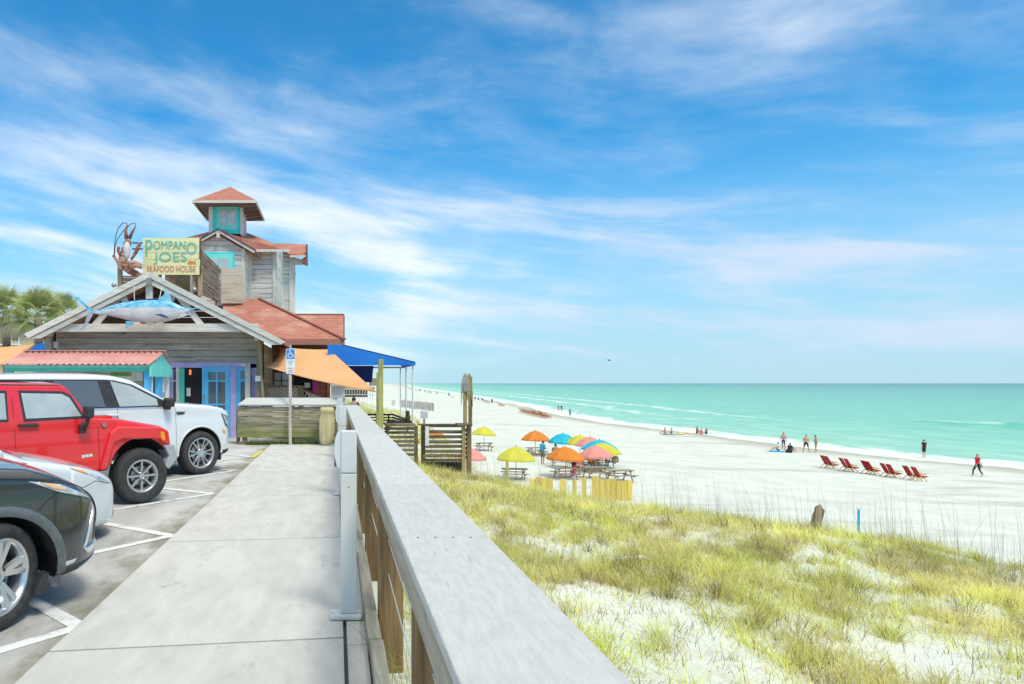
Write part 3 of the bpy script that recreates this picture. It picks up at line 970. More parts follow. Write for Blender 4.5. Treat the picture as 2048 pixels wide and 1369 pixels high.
# ---- rooftop sign, its screens and posts
signb = thing('rooftop_sign', 'pale yellow hand-painted board sign lettered in green above the gable', 'sign', P(342, 560, 23.3))
m_yel = wood('yellow_sign_boards', (.66, .66, .34), (.76, .76, .48), 'x', (.70, .60, .22), bump=.002)
zs_ = [476, 491, 505, 519, 533, 550]
for i, (a_, b_) in enumerate(zip(zs_, zs_[1:])):
    pp('board', 285.5 + random.uniform(-.6, .6), a_ + .3, 399 + random.uniform(-1.2, .6), b_ - .2, 23.3 + random.uniform(0, .006), .04, m_yel, signb)
pp('backing', 288, 478, 402, 548, 23.36, .06, w_dark, signb)


def letters(txt, x0, x1, ytop, ybot, d, mat, parent, name='lettering', shear=0.):
    cu = bpy.data.curves.new(name, 'FONT')
    cu.body = txt
    cu.extrude = .004
    cu.offset = 0
    cu.shear = shear
    to = bpy.data.objects.new(name, cu)
    col.objects.link(to)
    dg = bpy.context.evaluated_depsgraph_get()
    me = bpy.data.meshes.new_from_object(to.evaluated_get(dg))
    bpy.data.objects.remove(to)
    vs = np.array([v.co for v in me.vertices])
    lo, hi = vs.min(0), vs.max(0)
    A, B = P(x0, ybot, d), P(x1, ytop, d)
    L = WLOC[parent.name]
    for v in me.vertices:
        u_, t_ = (v.co.x - lo[0]) / (hi[0] - lo[0]), (v.co.y - lo[1]) / (hi[1] - lo[1])
        v.co = Vector((A.x + (B.x - A.x) * u_, d - v.co.z, A.z + (B.z - A.z) * t_)) - L
    me.materials.append(mat)
    o = bpy.data.objects.new(name, me)
    col.objects.link(o)
    o.parent = parent
    return o


m_lg = M('green_letter_paint', (.12, .46, .34), (.32, .60, .43), .6, (14, 14, 14), .45, .7, rnd=0, c3=(.15, .50, .52), scale3=(2, 2, 2))
m_lr = M('faded_red_letter_paint', (.56, .17, .13), (.66, .36, .24), .6, (12, 12, 12), rnd=0)
letters('P', 291, 305, 480, 513, 23.286, m_lg, signb)
letters('OMPAN', 307, 371, 482, 499, 23.286, m_lg, signb)
letters('O', 373, 393, 485, 509, 23.286, m_lg, signb)
letters('JOES', 307, 374, 505, 529, 23.286, m_lg, signb)
letters('SEAFOOD HOUSE', 294, 391, 532.5, 544, 23.286, m_lr, signb)
fish = [(374.5, 526), (379, 521), (386, 523.5), (392, 521), (390, 525), (393, 529), (385, 528), (378, 530)]
poly_at(fish, 23.29, .01, 'painted_fish', M('orange_fish_paint', (.70, .30, .05)), signb)
for x in (292, 316, 332, 385):
    pp('support_post', x, 545, x + 6, 575, 23.45, .12, w_oliv, signb)
pp('support_post', 395.5, 545, 404, 592, 23.42, .14, w_oliv, signb)
pp('support_post', 235, 533, 243, 578, 23.3, .14, w_oliv, signb)
scr = thing('rooftop_screen', 'weathered brown plank screen standing on the roof beside the yellow sign', 'screen', P(400, 592, 23.5))
xs_ = P(400.5, 0, 23.5).x
plank_wall(scr, [(23.5, 4.74), (27, 4.86), (27, 6.22), (23.5, 6.23)], xs_, .145, w_brny, axis='y', out=1, thick=.03, jit=.02)
plank_wall(scr, XZ([(243, 604), (296, 604), (296, 552), (243, 552)], 24.2), 24.2, .14, w_brnx, thick=.03)
MB().box((xs_ - .07, 23.5, 4.5), (xs_ - .003, 23.6, 6.2)).build('post', w_oliv, scr)
MB().box((xs_ - .07, 26.8, 4.5), (xs_ - .003, 26.9, 6.2)).build('post', w_oliv, scr)
hv = thing('rooftop_shed', 'dark doorway housing on the roof under the yellow sign', 'shed', P(350, 590, 24.6))
pp('panel', 330, 548, 398, 596, 24.6, .05, w_brnx, hv)
pp('door', 353, 550, 380, 592, 24.5, .05, M('dark_green_door', (.10, .10, .07), (.14, .14, .10), .6, (5, 5, 5)), hv)
pp('trim', 380, 548, 387, 592, 24.45, .06, m_glassl, hv)
for i, (x, y) in enumerate(((228, 565), (389, 574))):
    t = thing('floodlight', 'small grey floodlight at the %s of the gable roof edge' % ('left' if i == 0 else 'right'), 'light', P(x, y + 8, 21.9))
    MB().lathe([(.001, .0), (.05, .0), (.085, -.06), (.085, -.10), (.07, -.12), (.001, -.12)], 14, c=P(x, y + 1, 21.9)).build('head', m_metal, t, smooth=True)
    MB().tube([P(x, y + 5, 21.9), P(x - 2, y + 11, 21.9)], .015).build('arm', m_metal, t)

# ---- carved shrimp sculpture
sh = thing('shrimp_sculpture', 'reddish carved wooden shrimp sculpture with long thin antennae left of the yellow sign', 'sculpture', P(255, 550, 23.2))
m_shr = wood('shrimp_wood', (.20, .075, .045), (.36, .16, .10), 'x', (.60, .40, .30), bump=.006, s=.6)
m_shp = wood('shrimp_wood_pale', (.40, .22, .14), (.54, .36, .25), 'x', bump=.006, s=.6)
path = [(284, 554, 6), (273, 549, 7), (262, 543, 7.5), (252, 536, 8), (246, 526, 8.5), (246, 514, 8.5), (250, 502, 8), (254, 491, 7.5), (257, 481, 6)]
kk = 23.2 / FPX
for i in range(len(path) - 1):
    a_, b_ = path[i], path[i + 1]
    pa, pb = P(a_[0], a_[1], 23.2), P(b_[0], b_[1], 23.2)
    dv = (pb - pa) * .18
    MB().tube([pa - dv, pa, (pa + pb) / 2, pb, pb + dv * .4], [a_[2] * kk * .75, a_[2] * kk * 1.04, a_[2] * kk * 1.0, b_[2] * kk * .94, b_[2] * kk * .7], 14).build('body_segment', m_shr if i % 2 else m_shp, sh, smooth=True)
bl = MB()
bl.lathe([(.001, 0), (.09, .01), (.15, .05), (.17, .09)], 20, 'y', (0, 0, 0))
bl.v = [(P(252, 0, 23.0).x + v[0] * .72, 23.02 + v[1], P(0, 500, 23).z + v[2] * 1.8) for v in bl.v]
bl.build('belly_plate', M('sculpture_white', (.72, .73, .72), (.6, .6, .6), .7, (8, 8, 8)), sh, smooth=True)
for a_, b_, c_ in (((253, 478), (251, 462), (255, 448)), ((258, 478), (264, 466), (271, 453))):
    MB().tube([P(*a_, 23.2), P(*b_, 23.2), P(*c_, 23.2)], [.07, .05, .025], 8).build('horn', m_shr, sh, smooth=True)
for pts in ([(254, 447), (246, 446), (237, 456), (231, 474), (229, 495), (228, 512)], [(272, 452), (270, 447), (262, 448), (246, 463), (235, 478), (230, 495), (229, 512)]):
    MB().tube([P(*p, 23.18) for p in pts], .014, 6).build('antenna', M('antenna_dark', (.10, .05, .06)), sh, smooth=True)
for pts, r_ in (([(262, 520), (270, 508), (276, 496), (281, 486)], .06), ([(240, 512), (236, 502), (238, 494)], .05), ([(238, 524), (230, 517), (227, 511)], .05)):
    MB().tube([P(*p, 23.05) for p in pts], [r_ * .7, r_, r_ * 1.15, r_ * .8][:len(pts)], 10).build('claw', m_shr, sh, smooth=True)
for i in range(6):
    y = 517 + i * 3.4
    MB().tube([P(243, y + 6, 23.0), P(233 + i * 1.2, y + 4, 22.95), P(226 + i * 2.5, y - 2 + i, 22.95)], [.035, .03, .008], 6).build('leg', m_shp, sh, smooth=True)
for i, (a_, b_) in enumerate((((256, 528), (284, 531)), ((262, 533), (284, 536)))):
    MB().tube([P(*a_, 23.0), P((a_[0] + b_[0]) / 2, a_[1] - 2, 22.95), P(*b_, 23.05)], [.10, .085, .05], 10).build('tail_flap', m_shp, sh, smooth=True)
for y in (485, 497): pp('mounting_bar', 264, y, 287, y + 2.5, 23.33, .03, M('antenna_dark', (0, 0, 0)), sh)

# ---- marlin hung on the gable
ml = thing('marlin_model', 'large blue and silver marlin model hanging across the front gable', 'fish model', P(285, 645, 21.25))
m_mb = M('marlin_blue', (.05, .36, .58), (.30, .60, .74), .3, (6, 6, 14), rnd=0, coat=.4)
m_ms = M('marlin_silver', (.52, .53, .55), (.68, .67, .66), .3, (4, 4, 8), rnd=0, coat=.4)
st = [(184, 623.5, 626.5), (190, 622, 628), (197, 620.8, 629.6), (215, 614, 631), (241, 606.5, 637), (263, 603, 643), (285, 600.6, 645.6), (307, 600.5, 646.6), (329, 601.5, 645), (342, 603, 641.6), (355, 609, 637), (368, 615.5, 630), (378, 617.5, 622.5), (392, 616, 618.4), (410, 613.6, 614.4)]
mb = MB()
nr = 20
for x, a_, b_ in st:
    cy_, ry = (a_ + b_) / 2, (b_ - a_) / 2
    c_ = P(x, cy_, 21.25)
    q = ry * 21.25 / FPX
    for k in range(nr):
        t = 2 * math.pi * k / nr
        mb.v.append((c_.x, c_.y + .48 * q * math.cos(t), c_.z + q * math.sin(t)))
for i in range(len(st) - 1):
    for k in range(nr):
        mb.f.append((i * nr + k, i * nr + (k + 1) % nr, (i + 1) * nr + (k + 1) % nr, (i + 1) * nr + k))
        tm = 2 * math.pi * (k + .5) / nr
        mb.m.append(0 if math.sin(tm) > .25 or i > 11 else 1)
mb.build('body', [m_mb, m_ms], ml, smooth=True)
fz = lambda pts, name, m_, d=21.25, th=.02: poly_at([(a_ / 4.564, 520 + b_ / 4.564) for a_, b_ in pts], d, th, name, m_, ml, bevel=.004)
fz([(1430, 362), (1490, 325), (1518, 266), (1545, 310), (1570, 385)], 'dorsal_fin', m_mb)
fz([(1130, 395), (1180, 374), (1300, 360), (1440, 352), (1440, 380), (1200, 392)], 'dorsal_ridge', M('marlin_navy', (.02, .06, .22), rough=.3))
fz([(645, 318), (720, 350), (790, 415), (862, 462), (855, 490), (800, 470), (760, 410)], 'tail_lobe', m_mb)
fz([(860, 478), (815, 560), (765, 630), (728, 648), (775, 570), (800, 478)], 'tail_lobe', M('marlin_tail_grey', (.40, .42, .48), (.30, .36, .5), .4, (5, 5, 5)))
fz([(1148, 560), (1235, 565), (1190, 600), (1148, 628)], 'anal_fin', m_mb, 21.2)
fz([(1405, 494), (1470, 496), (1532, 520), (1525, 534), (1460, 514)], 'pectoral_fin', MATS['marlin_navy'], 21.0)
fz([(1650, 490), (1745, 494), (1700, 510), (1620, 535)], 'lower_jaw', m_ms, 21.2, .08)
for a_, b_ in (((268, 573), (269, 602)), ((324, 574), (318, 602))): MB().tube([P(*a_, 21.5), P(*b_, 21.27)], .012, 6).build('rope', M('rope_white', (.7, .7, .68)), ml)

# ---- entry kiosk with corrugated red roof
kio = thing('entry_kiosk', 'turquoise and blue kiosk with a red corrugated roof behind the white SUV', 'kiosk', (-6.9, 19.6, 0))
m_cor = M('faded_red_corrugated', (.58, .25, .21), (.66, .33, .28), .5, (1.5, 3, 3), rnd=.02, spec=.5)
kx0, kx1 = P(-1, 0, 18.35).x, P(299.5, 0, 18.35).x
zE, zR = P(0, 729, 18.35).z, P(0, 703.5, 19.6).z
for sgn, ye in ((-1, 18.35), (1, 20.85)):
    cor = MB()
    nn = 24 * 8
    cor.grid(lambda u_, v_: (kx0 + (kx1 - kx0) * u_ + (.10 * v_ if sgn < 0 else .10 * v_), ye + (19.6 - ye) * v_, zE + (zR - zE) * v_ + .018 * math.sin(u_ * 24 * 2 * math.pi)), nn, 2)
    o = cor.build('roof_sheet', m_cor, kio, smooth=True, fix=False)
    s_ = o.modifiers.new('thick', 'SOLIDIFY')
    s_.thickness = .006
MB().bar((kx0 + .1, 19.6, zR + .02), (kx1 + .12, 19.6, zR + .02), .16, .03).build('ridge_cap', m_cor, kio)
pp('eave_beam', 10, 730.5, 300, 736, 18.5, .06, m_mint, kio)
pp('header_beam', 12, 736.3, 298, 743.5, 18.54, .06, m_teal, kio)
pp('post', 10, 736, 23, 900, 18.6, .14, m_door, kio)
pp('post', 288, 736.5, 300, 900, 18.6, .14, m_door, kio)
xg = P(299.8, 0, 18.5).x
g_ = [(18.45, zE - .32), (18.45, zE - .03), (19.6, zR - .05), (20.75, zE - .03), (20.75, zE - .32)]
MB().prism([(xg, a_, b_) for a_, b_ in g_], (.05, 0, 0)).build('gable_panel', m_mint, kio)
for y, mt in ((18.75, m_whp), (19.45, m_door), (20.0, m_whp), (20.6, m_whp)):
    MB().box((xg - .12, y, 0), (xg - .01, y + (.45 if mt is m_door else .12), zE - .32)).build('end_post', mt, kio)
pp('back_wall', 30, 742, 286, 900, 20.6, .06, w_grey, kio)
bd_ = pp('menu_board', 215, 744, 285, 762, 19.4, .04, m_whp, kio)
mb = MB()
for i in range(7): mb.tube([P(218 + i * 6, 752, 19.38), P(220 + i * 6, 747.5, 19.38), P(223 + i * 6, 749, 19.38), P(224 + i * 6, 753, 19.38)], .03, 6)
mb.build('green_scroll', M('leaf_green_paint', (.2, .5, .12)), bd_)

# ---- shade sails and awnings
m_sail = M('orange_sail_cloth', (.86, .49, .22), (.89, .54, .27), .8, (1, 1, 1), rnd=.02, trans=.25)
m_blu = M('blue_awning_cloth', (.01, .16, .60), (.015, .20, .66), .7, (.7, .7, .7), rnd=.02)
m_nav = M('navy_cloth', (.01, .025, .16), (.015, .04, .22), .8, (2, 2, 2), rnd=.02)


def coons(e0, e1, e2, e3, nu=24, nv=16):
    """edges: e0 bottom (u), e1 top (u), e2 left (v), e3 right (v), lists of points"""
    def ev(e, t):
        x = t * (len(e) - 1)
        i = min(int(x), len(e) - 2)
        if len(e) == 3:
            return e[0] * (1 - t) ** 2 + e[1] * 2 * t * (1 - t) + e[2] * t * t
        return e[i].lerp(e[i + 1], x - i)
    def fn(u_, v_):
        b = (e0[0] * (1 - u_) * (1 - v_) + e0[-1] * u_ * (1 - v_) + e1[0] * (1 - u_) * v_ + e1[-1] * u_ * v_)
        return ev(e0, u_) * (1 - v_) + ev(e1, u_) * v_ + ev(e2, v_) * (1 - u_) + ev(e3, v_) * u_ - b
    return MB().grid(fn, nu, nv)


def ctl(a_, m_, b_): return [a_, m_ * 2 - (a_ + b_) / 2, b_]


A_, B_, C_, D_ = P(531, 733, 22.3), P(753, 785, 19.3), P(659, 699, 23.6), P(559, 694, 24.2)
o = coons(ctl(A_, P(625, 759, 20.8), B_), ctl(D_, P(610, 698.5, 23.9), C_), ctl(A_, P(555, 716, 23.2), D_), ctl(B_, P(697, 734, 21.6), C_)).build('shade_sail', m_sail, smooth=True, fix=False)
s_ = o.modifiers.new('thick', 'SOLIDIFY')
s_.thickness = .008
tag(o, 'orange fabric shade sail stretched from the red-brown wall to tall wooden posts', 'shade sail')
A_, B_, C_, D_ = P(-60, 745, 19), P(56, 703, 22.0), P(73, 688, 22.6), P(-60, 696, 22.6)
o = coons(ctl(A_, P(6, 728, 20.5), B_), ctl(D_, P(10, 694, 22.6), C_), [A_, D_], [B_, C_]).build('shade_sail', m_sail, smooth=True, fix=False)
s_ = o.modifiers.new('thick', 'SOLIDIFY')
s_.thickness = .008
tag(o, 'pale orange shade sail at the far left edge above the kiosk roof', 'shade sail')
aw = thing('blue_canopy', 'bright blue fabric canopy on thin white poles at the sea end of the restaurant', 'canopy', P(826, 850, 23))
poly_at([(655, 689.5), (686, 689.5), (831, 724), (831, 731), (655, 731)], 23, .03, 'side_panel', m_blu, aw)
a_, b_ = P(686, 689.5, 23), P(831, 724, 23)
MB().prism([a_, b_, b_ + Vector((0, 4.6, 0)), a_ + Vector((0, 4.6, 0))], (0, 0, -.03)).build('roof_panel', m_blu, aw)
bx = P(831, 0, 23).x
z0, z1 = P(0, 731, 23).z, P(0, 724, 23).z
MB().box((bx - .03, 23.04, z0), (bx, 27.55, z1 - .02)).build('end_valance', m_blu, aw)
MB().box((P(655, 0, 23).x, 27.6, z0), (bx, 27.65, z0 + .06)).build('rear_bar', m_galv, aw)
poly_at([(690, 732), (747, 732), (744, 765), (700, 765)], 25.2, .03, 'curtain', m_nav, aw)
for y in (23.1, 25.3, 27.5):
    MB().tube([(bx - .08, y, -4), (bx - .08, y, z0 + .03)], .028, 10).build('pole', m_whp, aw)
blw = thing('blue_awning', 'small blue awning tucked behind the left pillar of the restaurant', 'awning', P(75, 700, 24))
poly_at([(50, 701), (73, 688), (93, 687), (93, 701)], 24, .05, 'cloth', m_blu, blw)
poly_at([(50, 703), (93, 703), (93, 707), (50, 707)], 24.05, .05, 'valance', m_nav, blw)

# ---- lattice handrail beside the side door
lat = thing('lattice_handrail', 'pinkish lattice handrail with a sloping stair rail under the orange sail', 'handrail', P(600, 800, 24))
m_lat = M('pinkish_lattice', (.70, .62, .58), (.76, .70, .67), .7, (5, 5, 5))
pp('top_rail', 528, 771, 600, 774, 23.9, .1, w_oliv, lat)
pp('post', 597, 772, 607, 830, 23.95, .12, w_oliv, lat)
pbar((606, 777), (660, 800), 23.95, .05, .08).build('sloping_rail', w_red, lat)
for sg in (1, -1):
    mb = MB()
    for k in range(-8, 20):
        x = 530 + k * 7
        a_, b_ = (x, 800), (x + 25 * sg, 775)
        pts = []
        q0, q1 = (a_[0], b_[0])
        lo, hi = 531, 597
        t0, t1 = 0., 1.
        for bnd, s2 in ((lo, 1), (hi, -1)):
            f0, f1 = s2 * (q0 - bnd), s2 * (q1 - bnd)
            if f0 < 0 and f1 < 0: t0 = 2
            elif f0 < 0: t0 = max(t0, f0 / (f0 - f1))
            elif f1 < 0: t1 = min(t1, f0 / (f0 - f1))
        if t0 >= t1: continue
        pbar((q0 + (q1 - q0) * t0, 800 - 25 * t0), (q0 + (q1 - q0) * t1, 800 - 25 * t1), 24.0 + .012 * sg, .052, .01, mb)
    mb.build('lattice_strips', m_lat, lat)
mb = MB()
for k in range(7):
    x = 609 + k * 6
    y = 778 + (x - 606) * .43
    if y < 797: pbar((x, y + 2), (min(660, x + 12), min(800, y + 16)), 24.0, .035, .01, mb)
    if y < 797: pbar((x + 6, y + 4), (x - 2, 800), 24.02, .035, .01, mb)
mb.build('lattice_strips', m_lat, lat)

# tall sail posts, lower deck rails
tp = MB().box((P(757, 0, 19).x, 19, -1.2), (P(766.5, 0, 19).x, 19.13, P(0, 719, 19).z)).build('tall_post', wood('green_post_wood', (.33, .32, .10), (.47, .46, .19), 'z', (.24, .23, .08)), bevel=.006)
tag(tp, 'tallest square greenish timber post holding the tip of the orange sail', 'post')
tp = MB().box((P(753, 0, 19.6).x, 19.6, -1.2), (P(758.5, 0, 19.6).x, 19.7, P(0, 745, 19.6).z)).build('short_post', MATS['green_post_wood'], bevel=.006)
tag(tp, 'shorter greenish timber post right behind the tallest sail post', 'post')

# ------------------------------------------------------------------ cars
m_rub = M('tyre_rubber', (.035, .035, .034), (.055, .055, .052), .75, (20, 20, 20), rnd=.05, spec=.3)
m_aly = M('alloy_bright', (.62, .62, .62), rough=.28, metal=.85, rnd=.02)
m_alg = M('alloy_grey', (.42, .42, .42), rough=.35, metal=.8, rnd=.02)
m_brk = M('wheel_dark', (.03, .03, .03), rough=.6, rnd=0)
m_bpl = M('black_plastic', (.03, .031, .033), (.045, .045, .047), .55, (15, 15, 15), rnd=0)
m_gpl = M('grey_plastic', (.20, .21, .21), (.25, .26, .26), .55, (15, 15, 15), rnd=0)
m_und = M('car_underside', (.015, .015, .016), rough=.9, rnd=0)
m_cgl = M('car_glass_light', (.40, .45, .43), (.50, .54, .52), .04, (2, 2, 2), rnd=0, spec=1.)
m_cgd = M('car_glass_tint', (.11, .13, .135), rough=.04, rnd=0, spec=1.)
m_chr = M('chrome', (.75, .76, .77), rough=.08, metal=1, rnd=0)
m_amb = M('amber_lens', (.85, .33, .03), rough=.15, rnd=0, coat=.6)
m_clr = M('clear_lens', (.62, .65, .67), (.4, .43, .45), .08, (14, 14, 14), rnd=0, coat=1)
m_seam = M('panel_gap', (.02, .02, .02), rough=.9, rnd=0)


class Car:
    def __init__(s, label, top, W, sill, axles, ra, zc, belt, tum, na, ra_, noses, rear, rr=.1, bots=None, name='parked_car', cat='car', p=2.4, crown=.05):
        s.root = thing(name, label, cat, (0, 0, 0), 'cars parked nose-in along the walkway')
        s.top, s.W, s.sill, s.ax, s.ra, s.zc, s.belt, s.tum = top, W, sill, axles, ra, zc, belt, tum
        s.na, s.rna, s.xn, s.xr, s.rr, s.bots, s.p, s.crown = na, ra_, noses, rear, rr, bots, p, crown
    def t(s, x):
        return (interp(s.top, x - .03) + 2 * interp(s.top, x) + interp(s.top, x + .03)) / 4
    def b(s, x):
        z = interp(s.bots, x) if s.bots else s.sill
        for a in s.ax:
            q = abs(x - a)
            if q < s.ra: z = max(z, s.zc + math.sqrt(s.ra ** 2 - q * q))
        return min(z, s.t(x) - .02)
    def hw(s, x, z):
        base = s.W / 2
        pl = 1.
        for e, a_, sg in ((s.xn, s.na, 1), (s.xr, s.rna, -1)):
            q = (sg * (x - e) + a_) / a_
            if q > 0: pl = min(pl, max(.02, (1 - min(1, q) ** s.p) ** (1 / s.p)))
        t, lo = s.t(x), (interp(s.bots, x) if s.bots else s.sill)
        if z > s.belt: base -= s.tum * (z - s.belt)
        base -= .035 * ((z - .72) / .45) ** 2 if z < .72 else .02 * min(1, ((z - .72) / .4)) ** 2
        r = min(s.rr, .45 * (t - lo))
        if z > t - r:
            q = min(1, (z - (t - r)) / r)
            base -= s.rr * 1.1 * (1 - math.sqrt(max(0, 1 - q * q)))
        if z < lo + .06: base -= .05 * ((lo + .06 - z) / .06) ** 2
        return max(.03, base * pl)
    def shell(s, paint):
        xs = set(np.round(np.arange(s.xr, s.xn, .05), 3))
        for a in s.ax:
            for k in range(25): xs.add(round(a + s.ra * math.cos(math.pi * k / 24), 4))
            xs |= {a + s.ra + .003, a - s.ra - .003}
        for k in range(14):
            xs.add(s.xn - s.na * (1 - math.sin(math.pi / 2 * k / 13)))
            xs.add(s.xr + s.rna * (1 - math.sin(math.pi / 2 * k / 13)))
        for x, _ in s.top: xs.add(min(s.xn, max(s.xr, x)))
        xs = sorted(xs)
        NR, NC = 22, 8
        mb = MB()
        for x in xs:
            b, t = s.b(x), s.t(x)
            zs = [b + (t - b) * (1 - (1 - j / NR) ** 1.35) for j in range(NR + 1)]
            ring = [(x, -s.hw(x, z), z) for z in zs]
            yt = s.hw(x, t)
            for k in range(1, NC):
                y = -yt + 2 * yt * k / NC
                ring.append((x, y, t + s.crown * (1 - (y / yt) ** 2) * min(1, yt)))
            ring += [(x, s.hw(x, z), z) for z in zs[::-1]]
            mb.v += ring
        n = len(ring)
        for i in range(len(xs) - 1):
            for k in range(n):
                mb.f.append((i * n + k, (i + 1) * n + k, (i + 1) * n + (k + 1) % n, i * n + (k + 1) % n))
                mb.m.append(1 if k == n - 1 else 0)
        mb.f += [tuple(range(n)), tuple((len(xs) - 1) * n + k for k in range(n))[::-1]]
        mb.m += [0, 0]
        return mb.build('body', [paint, m_und], s.root, smooth=True, fix=True)
    def panel(s, poly, name, mat, off=.005, parent=None, both=True):
        """flat-ish outline in x,z laid on the body side"""
        o = None
        for sg in ((-1, 1) if both else (-1,)):
            m_ = MB()
            q = [(x, sg * (s.hw(x, z) + off), z) for x, z in poly]
            m_.prism(q, (0, -sg * .004, 0))
            o2 = m_.build(name, mat, parent or s.root)
            o = o or o2
        return o
    def patch(s, quad, name, mat, off=.006, n=10, parent=None, both=True):
        """curved patch between four x,z corners"""
        A, B, C, D = quad
        for sg in ((-1, 1) if both else (-1,)):
            def fn(u, v):
                x = A[0] * (1 - u) * (1 - v) + B[0] * u * (1 - v) + C[0] * u * v + D[0] * (1 - u) * v
                z = A[1] * (1 - u) * (1 - v) + B[1] * u * (1 - v) + C[1] * u * v + D[1] * (1 - u) * v
                e = off * (1 if .01 < u < .99 and .01 < v < .99 else -.6)
                return (x, sg * (s.hw(x, z) + e), z)
            MB().grid(fn, n, n).build(name, mat, parent or s.root, smooth=True, fix=False)
    def seam(s, pts, wd=.007, name='panel_gap'):
        for sg in (-1, 1):
            m_ = MB()
            for (x0, z0), (x1, z1) in zip(pts, pts[1:]):
                for k in range(6):
                    a, b = k / 6, (k + 1) / 6
                    p = (x0 + (x1 - x0) * a, z0 + (z1 - z0) * a)
                    q = (x0 + (x1 - x0) * b, z0 + (z1 - z0) * b)
                    m_.bar((p[0], sg * (s.hw(*p) - .001), p[1]), (q[0], sg * (s.hw(*q) - .001), q[1]), .006, wd, (0, 1, 0))
            m_.build(name, m_seam, s.root)
    def arch(s, a, r0, r1, name, mat, out=.02, ang=(-12, 192), sq=1.):
        """lip or cladding around a wheel opening"""
        for sg in (-1, 1):
            m_ = MB()
            n = 28
            def fn(u, v):
                t = R(ang[0] + (ang[1] - ang[0]) * u)
                r = r0 + (r1 - r0) * v
                x, z = a + r * math.cos(t) * sq, s.zc + r * math.sin(t)
                e = out * math.sin(math.pi * min(.98, max(.02, v))) + .004
                return (x, sg * (s.hw(x, max(s.sill, min(z, s.t(x) - s.rr))) + e), z)
            m_.grid(fn, n, 6).build(name, mat, s.root, smooth=True, fix=False)
    def screen(s, x0, x1, frac, mat, name='windscreen'):
        def fn(u, v):
            x = x0 + (x1 - x0) * u
            yt = s.hw(x, s.t(x)) * frac
            y = -yt + 2 * yt * v
            yf = s.hw(x, s.t(x))
            return (x, y, s.t(x) + s.crown * (1 - (y / yf) ** 2) + .006)
        MB().grid(fn, 10, 8).build(name, mat, s.root, smooth=True, fix=False)
    def wheel(s, x, side, rad, wd, rimr, style, steer=0., alloy=None, inset=.03):
        """side -1: the side facing the camera"""
        wl = sub('wheel', s.root)
        alloy = alloy or m_aly
        cx_, cy_ = x, side * (s.W / 2 - inset)
        c, sn = math.cos(R(steer)), math.sin(R(steer))
        def place(m_):
            m_.v = [(cx_ + (v[0] * c - v[1] * sn), cy_ + (v[0] * sn + v[1] * c), v[2] + rad) for v in m_.v]
            return m_
        o = side   # outward
        rr = rimr
        prof = [(rr - .015, -wd * .9), (rr + .02, -wd), (rad * .93, -wd * .98), (rad, -wd * .86), (rad, -.14 * wd), (rad * .985, -.04 * wd), (rad * .95, .03), (rad * .86, .045), (rr + .03, .035), (rr + .008, .02), (rr - .004, .0)]
        ty = MB().lathe([(a, o * b) for a, b in prof], 56, 'y')
        nb = 64
        for k in range(nb):          # tread blocks
            t = 2 * math.pi * k / nb
            for yy0, yy1 in ((-wd * .8, -wd * .55), (-wd * .48, -wd * .22)):
                d_ = Vector((math.cos(t), 0, math.sin(t)))
                ty.bar(d_ * (rad + .002) + Vector((0, o * yy0, 0)), d_ * (rad + .002) + Vector((0, o * yy1, 0)), .02, .008, d_)
        place(ty).build('tyre', m_rub, wl, smooth=True)
        place(MB().lathe([(rr + .012, o * .022), (rr, o * .028), (rr - .012, o * .018), (rr - .03, o * -.02), (rr - .035, o * -.16)], 56, 'y')).build('rim', alloy, wl, smooth=True)
        place(MB().lathe([(rr - .03, o * -.09), (rr * .72, o * -.085), (.02, o * -.085)], 40, 'y')).build('brake_disc', m_brk, wl)
        place(MB().lathe([(rr * .62, o * -.075), (rr * .62, o * -.07), (.06, o * -.068)], 40, 'y')).build('disc_face', m_alg, wl)
        hubr = rr * .27
        for k in range(style['n']):
            t = 2 * math.pi * (k + style.get('ph', 0)) / style['n']
            for dt in style['split']:
                t0, t1 = t + dt * .35, t + dt
                a0, a1 = style['w']
                m_ = MB()
                pin = Vector((math.cos(t0), 0, math.sin(t0))) * hubr * .7
                pout = Vector((math.cos(t1), 0, math.sin(t1))) * (rr - .012)
                dr_ = (pout - pin).normalized()
                sdv = Vector((-dr_.z, 0, dr_.x))
                y0, y1 = o * style['y'][0], o * style['y'][1]
                ring0 = [pin + sdv * a0 + Vector((0, y0 - o * .03, 0)), pin + sdv * a0 * .6 + Vector((0, y0, 0)), pin - sdv * a0 * .6 + Vector((0, y0, 0)), pin - sdv * a0 + Vector((0, y0 - o * .03, 0))]
                ring1 = [pout + sdv * a1 + Vector((0, y1 - o * .03, 0)), pout + sdv * a1 * .6 + Vector((0, y1, 0)), pout - sdv * a1 * .6 + Vector((0, y1, 0)), pout - sdv * a1 + Vector((0, y1 - o * .03, 0))]
                m_.add(ring0 + ring1, [(0, 1, 5, 4), (1, 2, 6, 5), (2, 3, 7, 6), (3, 0, 4, 7), (0, 3, 2, 1), (4, 5, 6, 7)])
                place(m_).build('spoke', alloy, wl)
        yh = style['y'][0]
        place(MB().lathe([(hubr, o * (yh - .04)), (hubr, o * yh), (hubr * .72, o * (yh + .008)), (hubr * .68, o * (yh + .0)), (hubr * .4, o * (yh + .004)), (.001, o * (yh + .006))], 28, 'y')).build('hub', alloy, wl, smooth=True)
        for k in range(style.get('lugs', 5)):
            t = 2 * math.pi * (k + .5) / style.get('lugs', 5)
            place(MB().lathe([(.012, o * (yh - .01)), (.012, o * (yh + .012)), (.001, o * (yh + .014))], 8, 'y', (hubr * .9 * math.cos(t), 0, hubr * .9 * math.sin(t)))).build('lug_nut', m_chr if style.get('chr') else m_brk, wl)
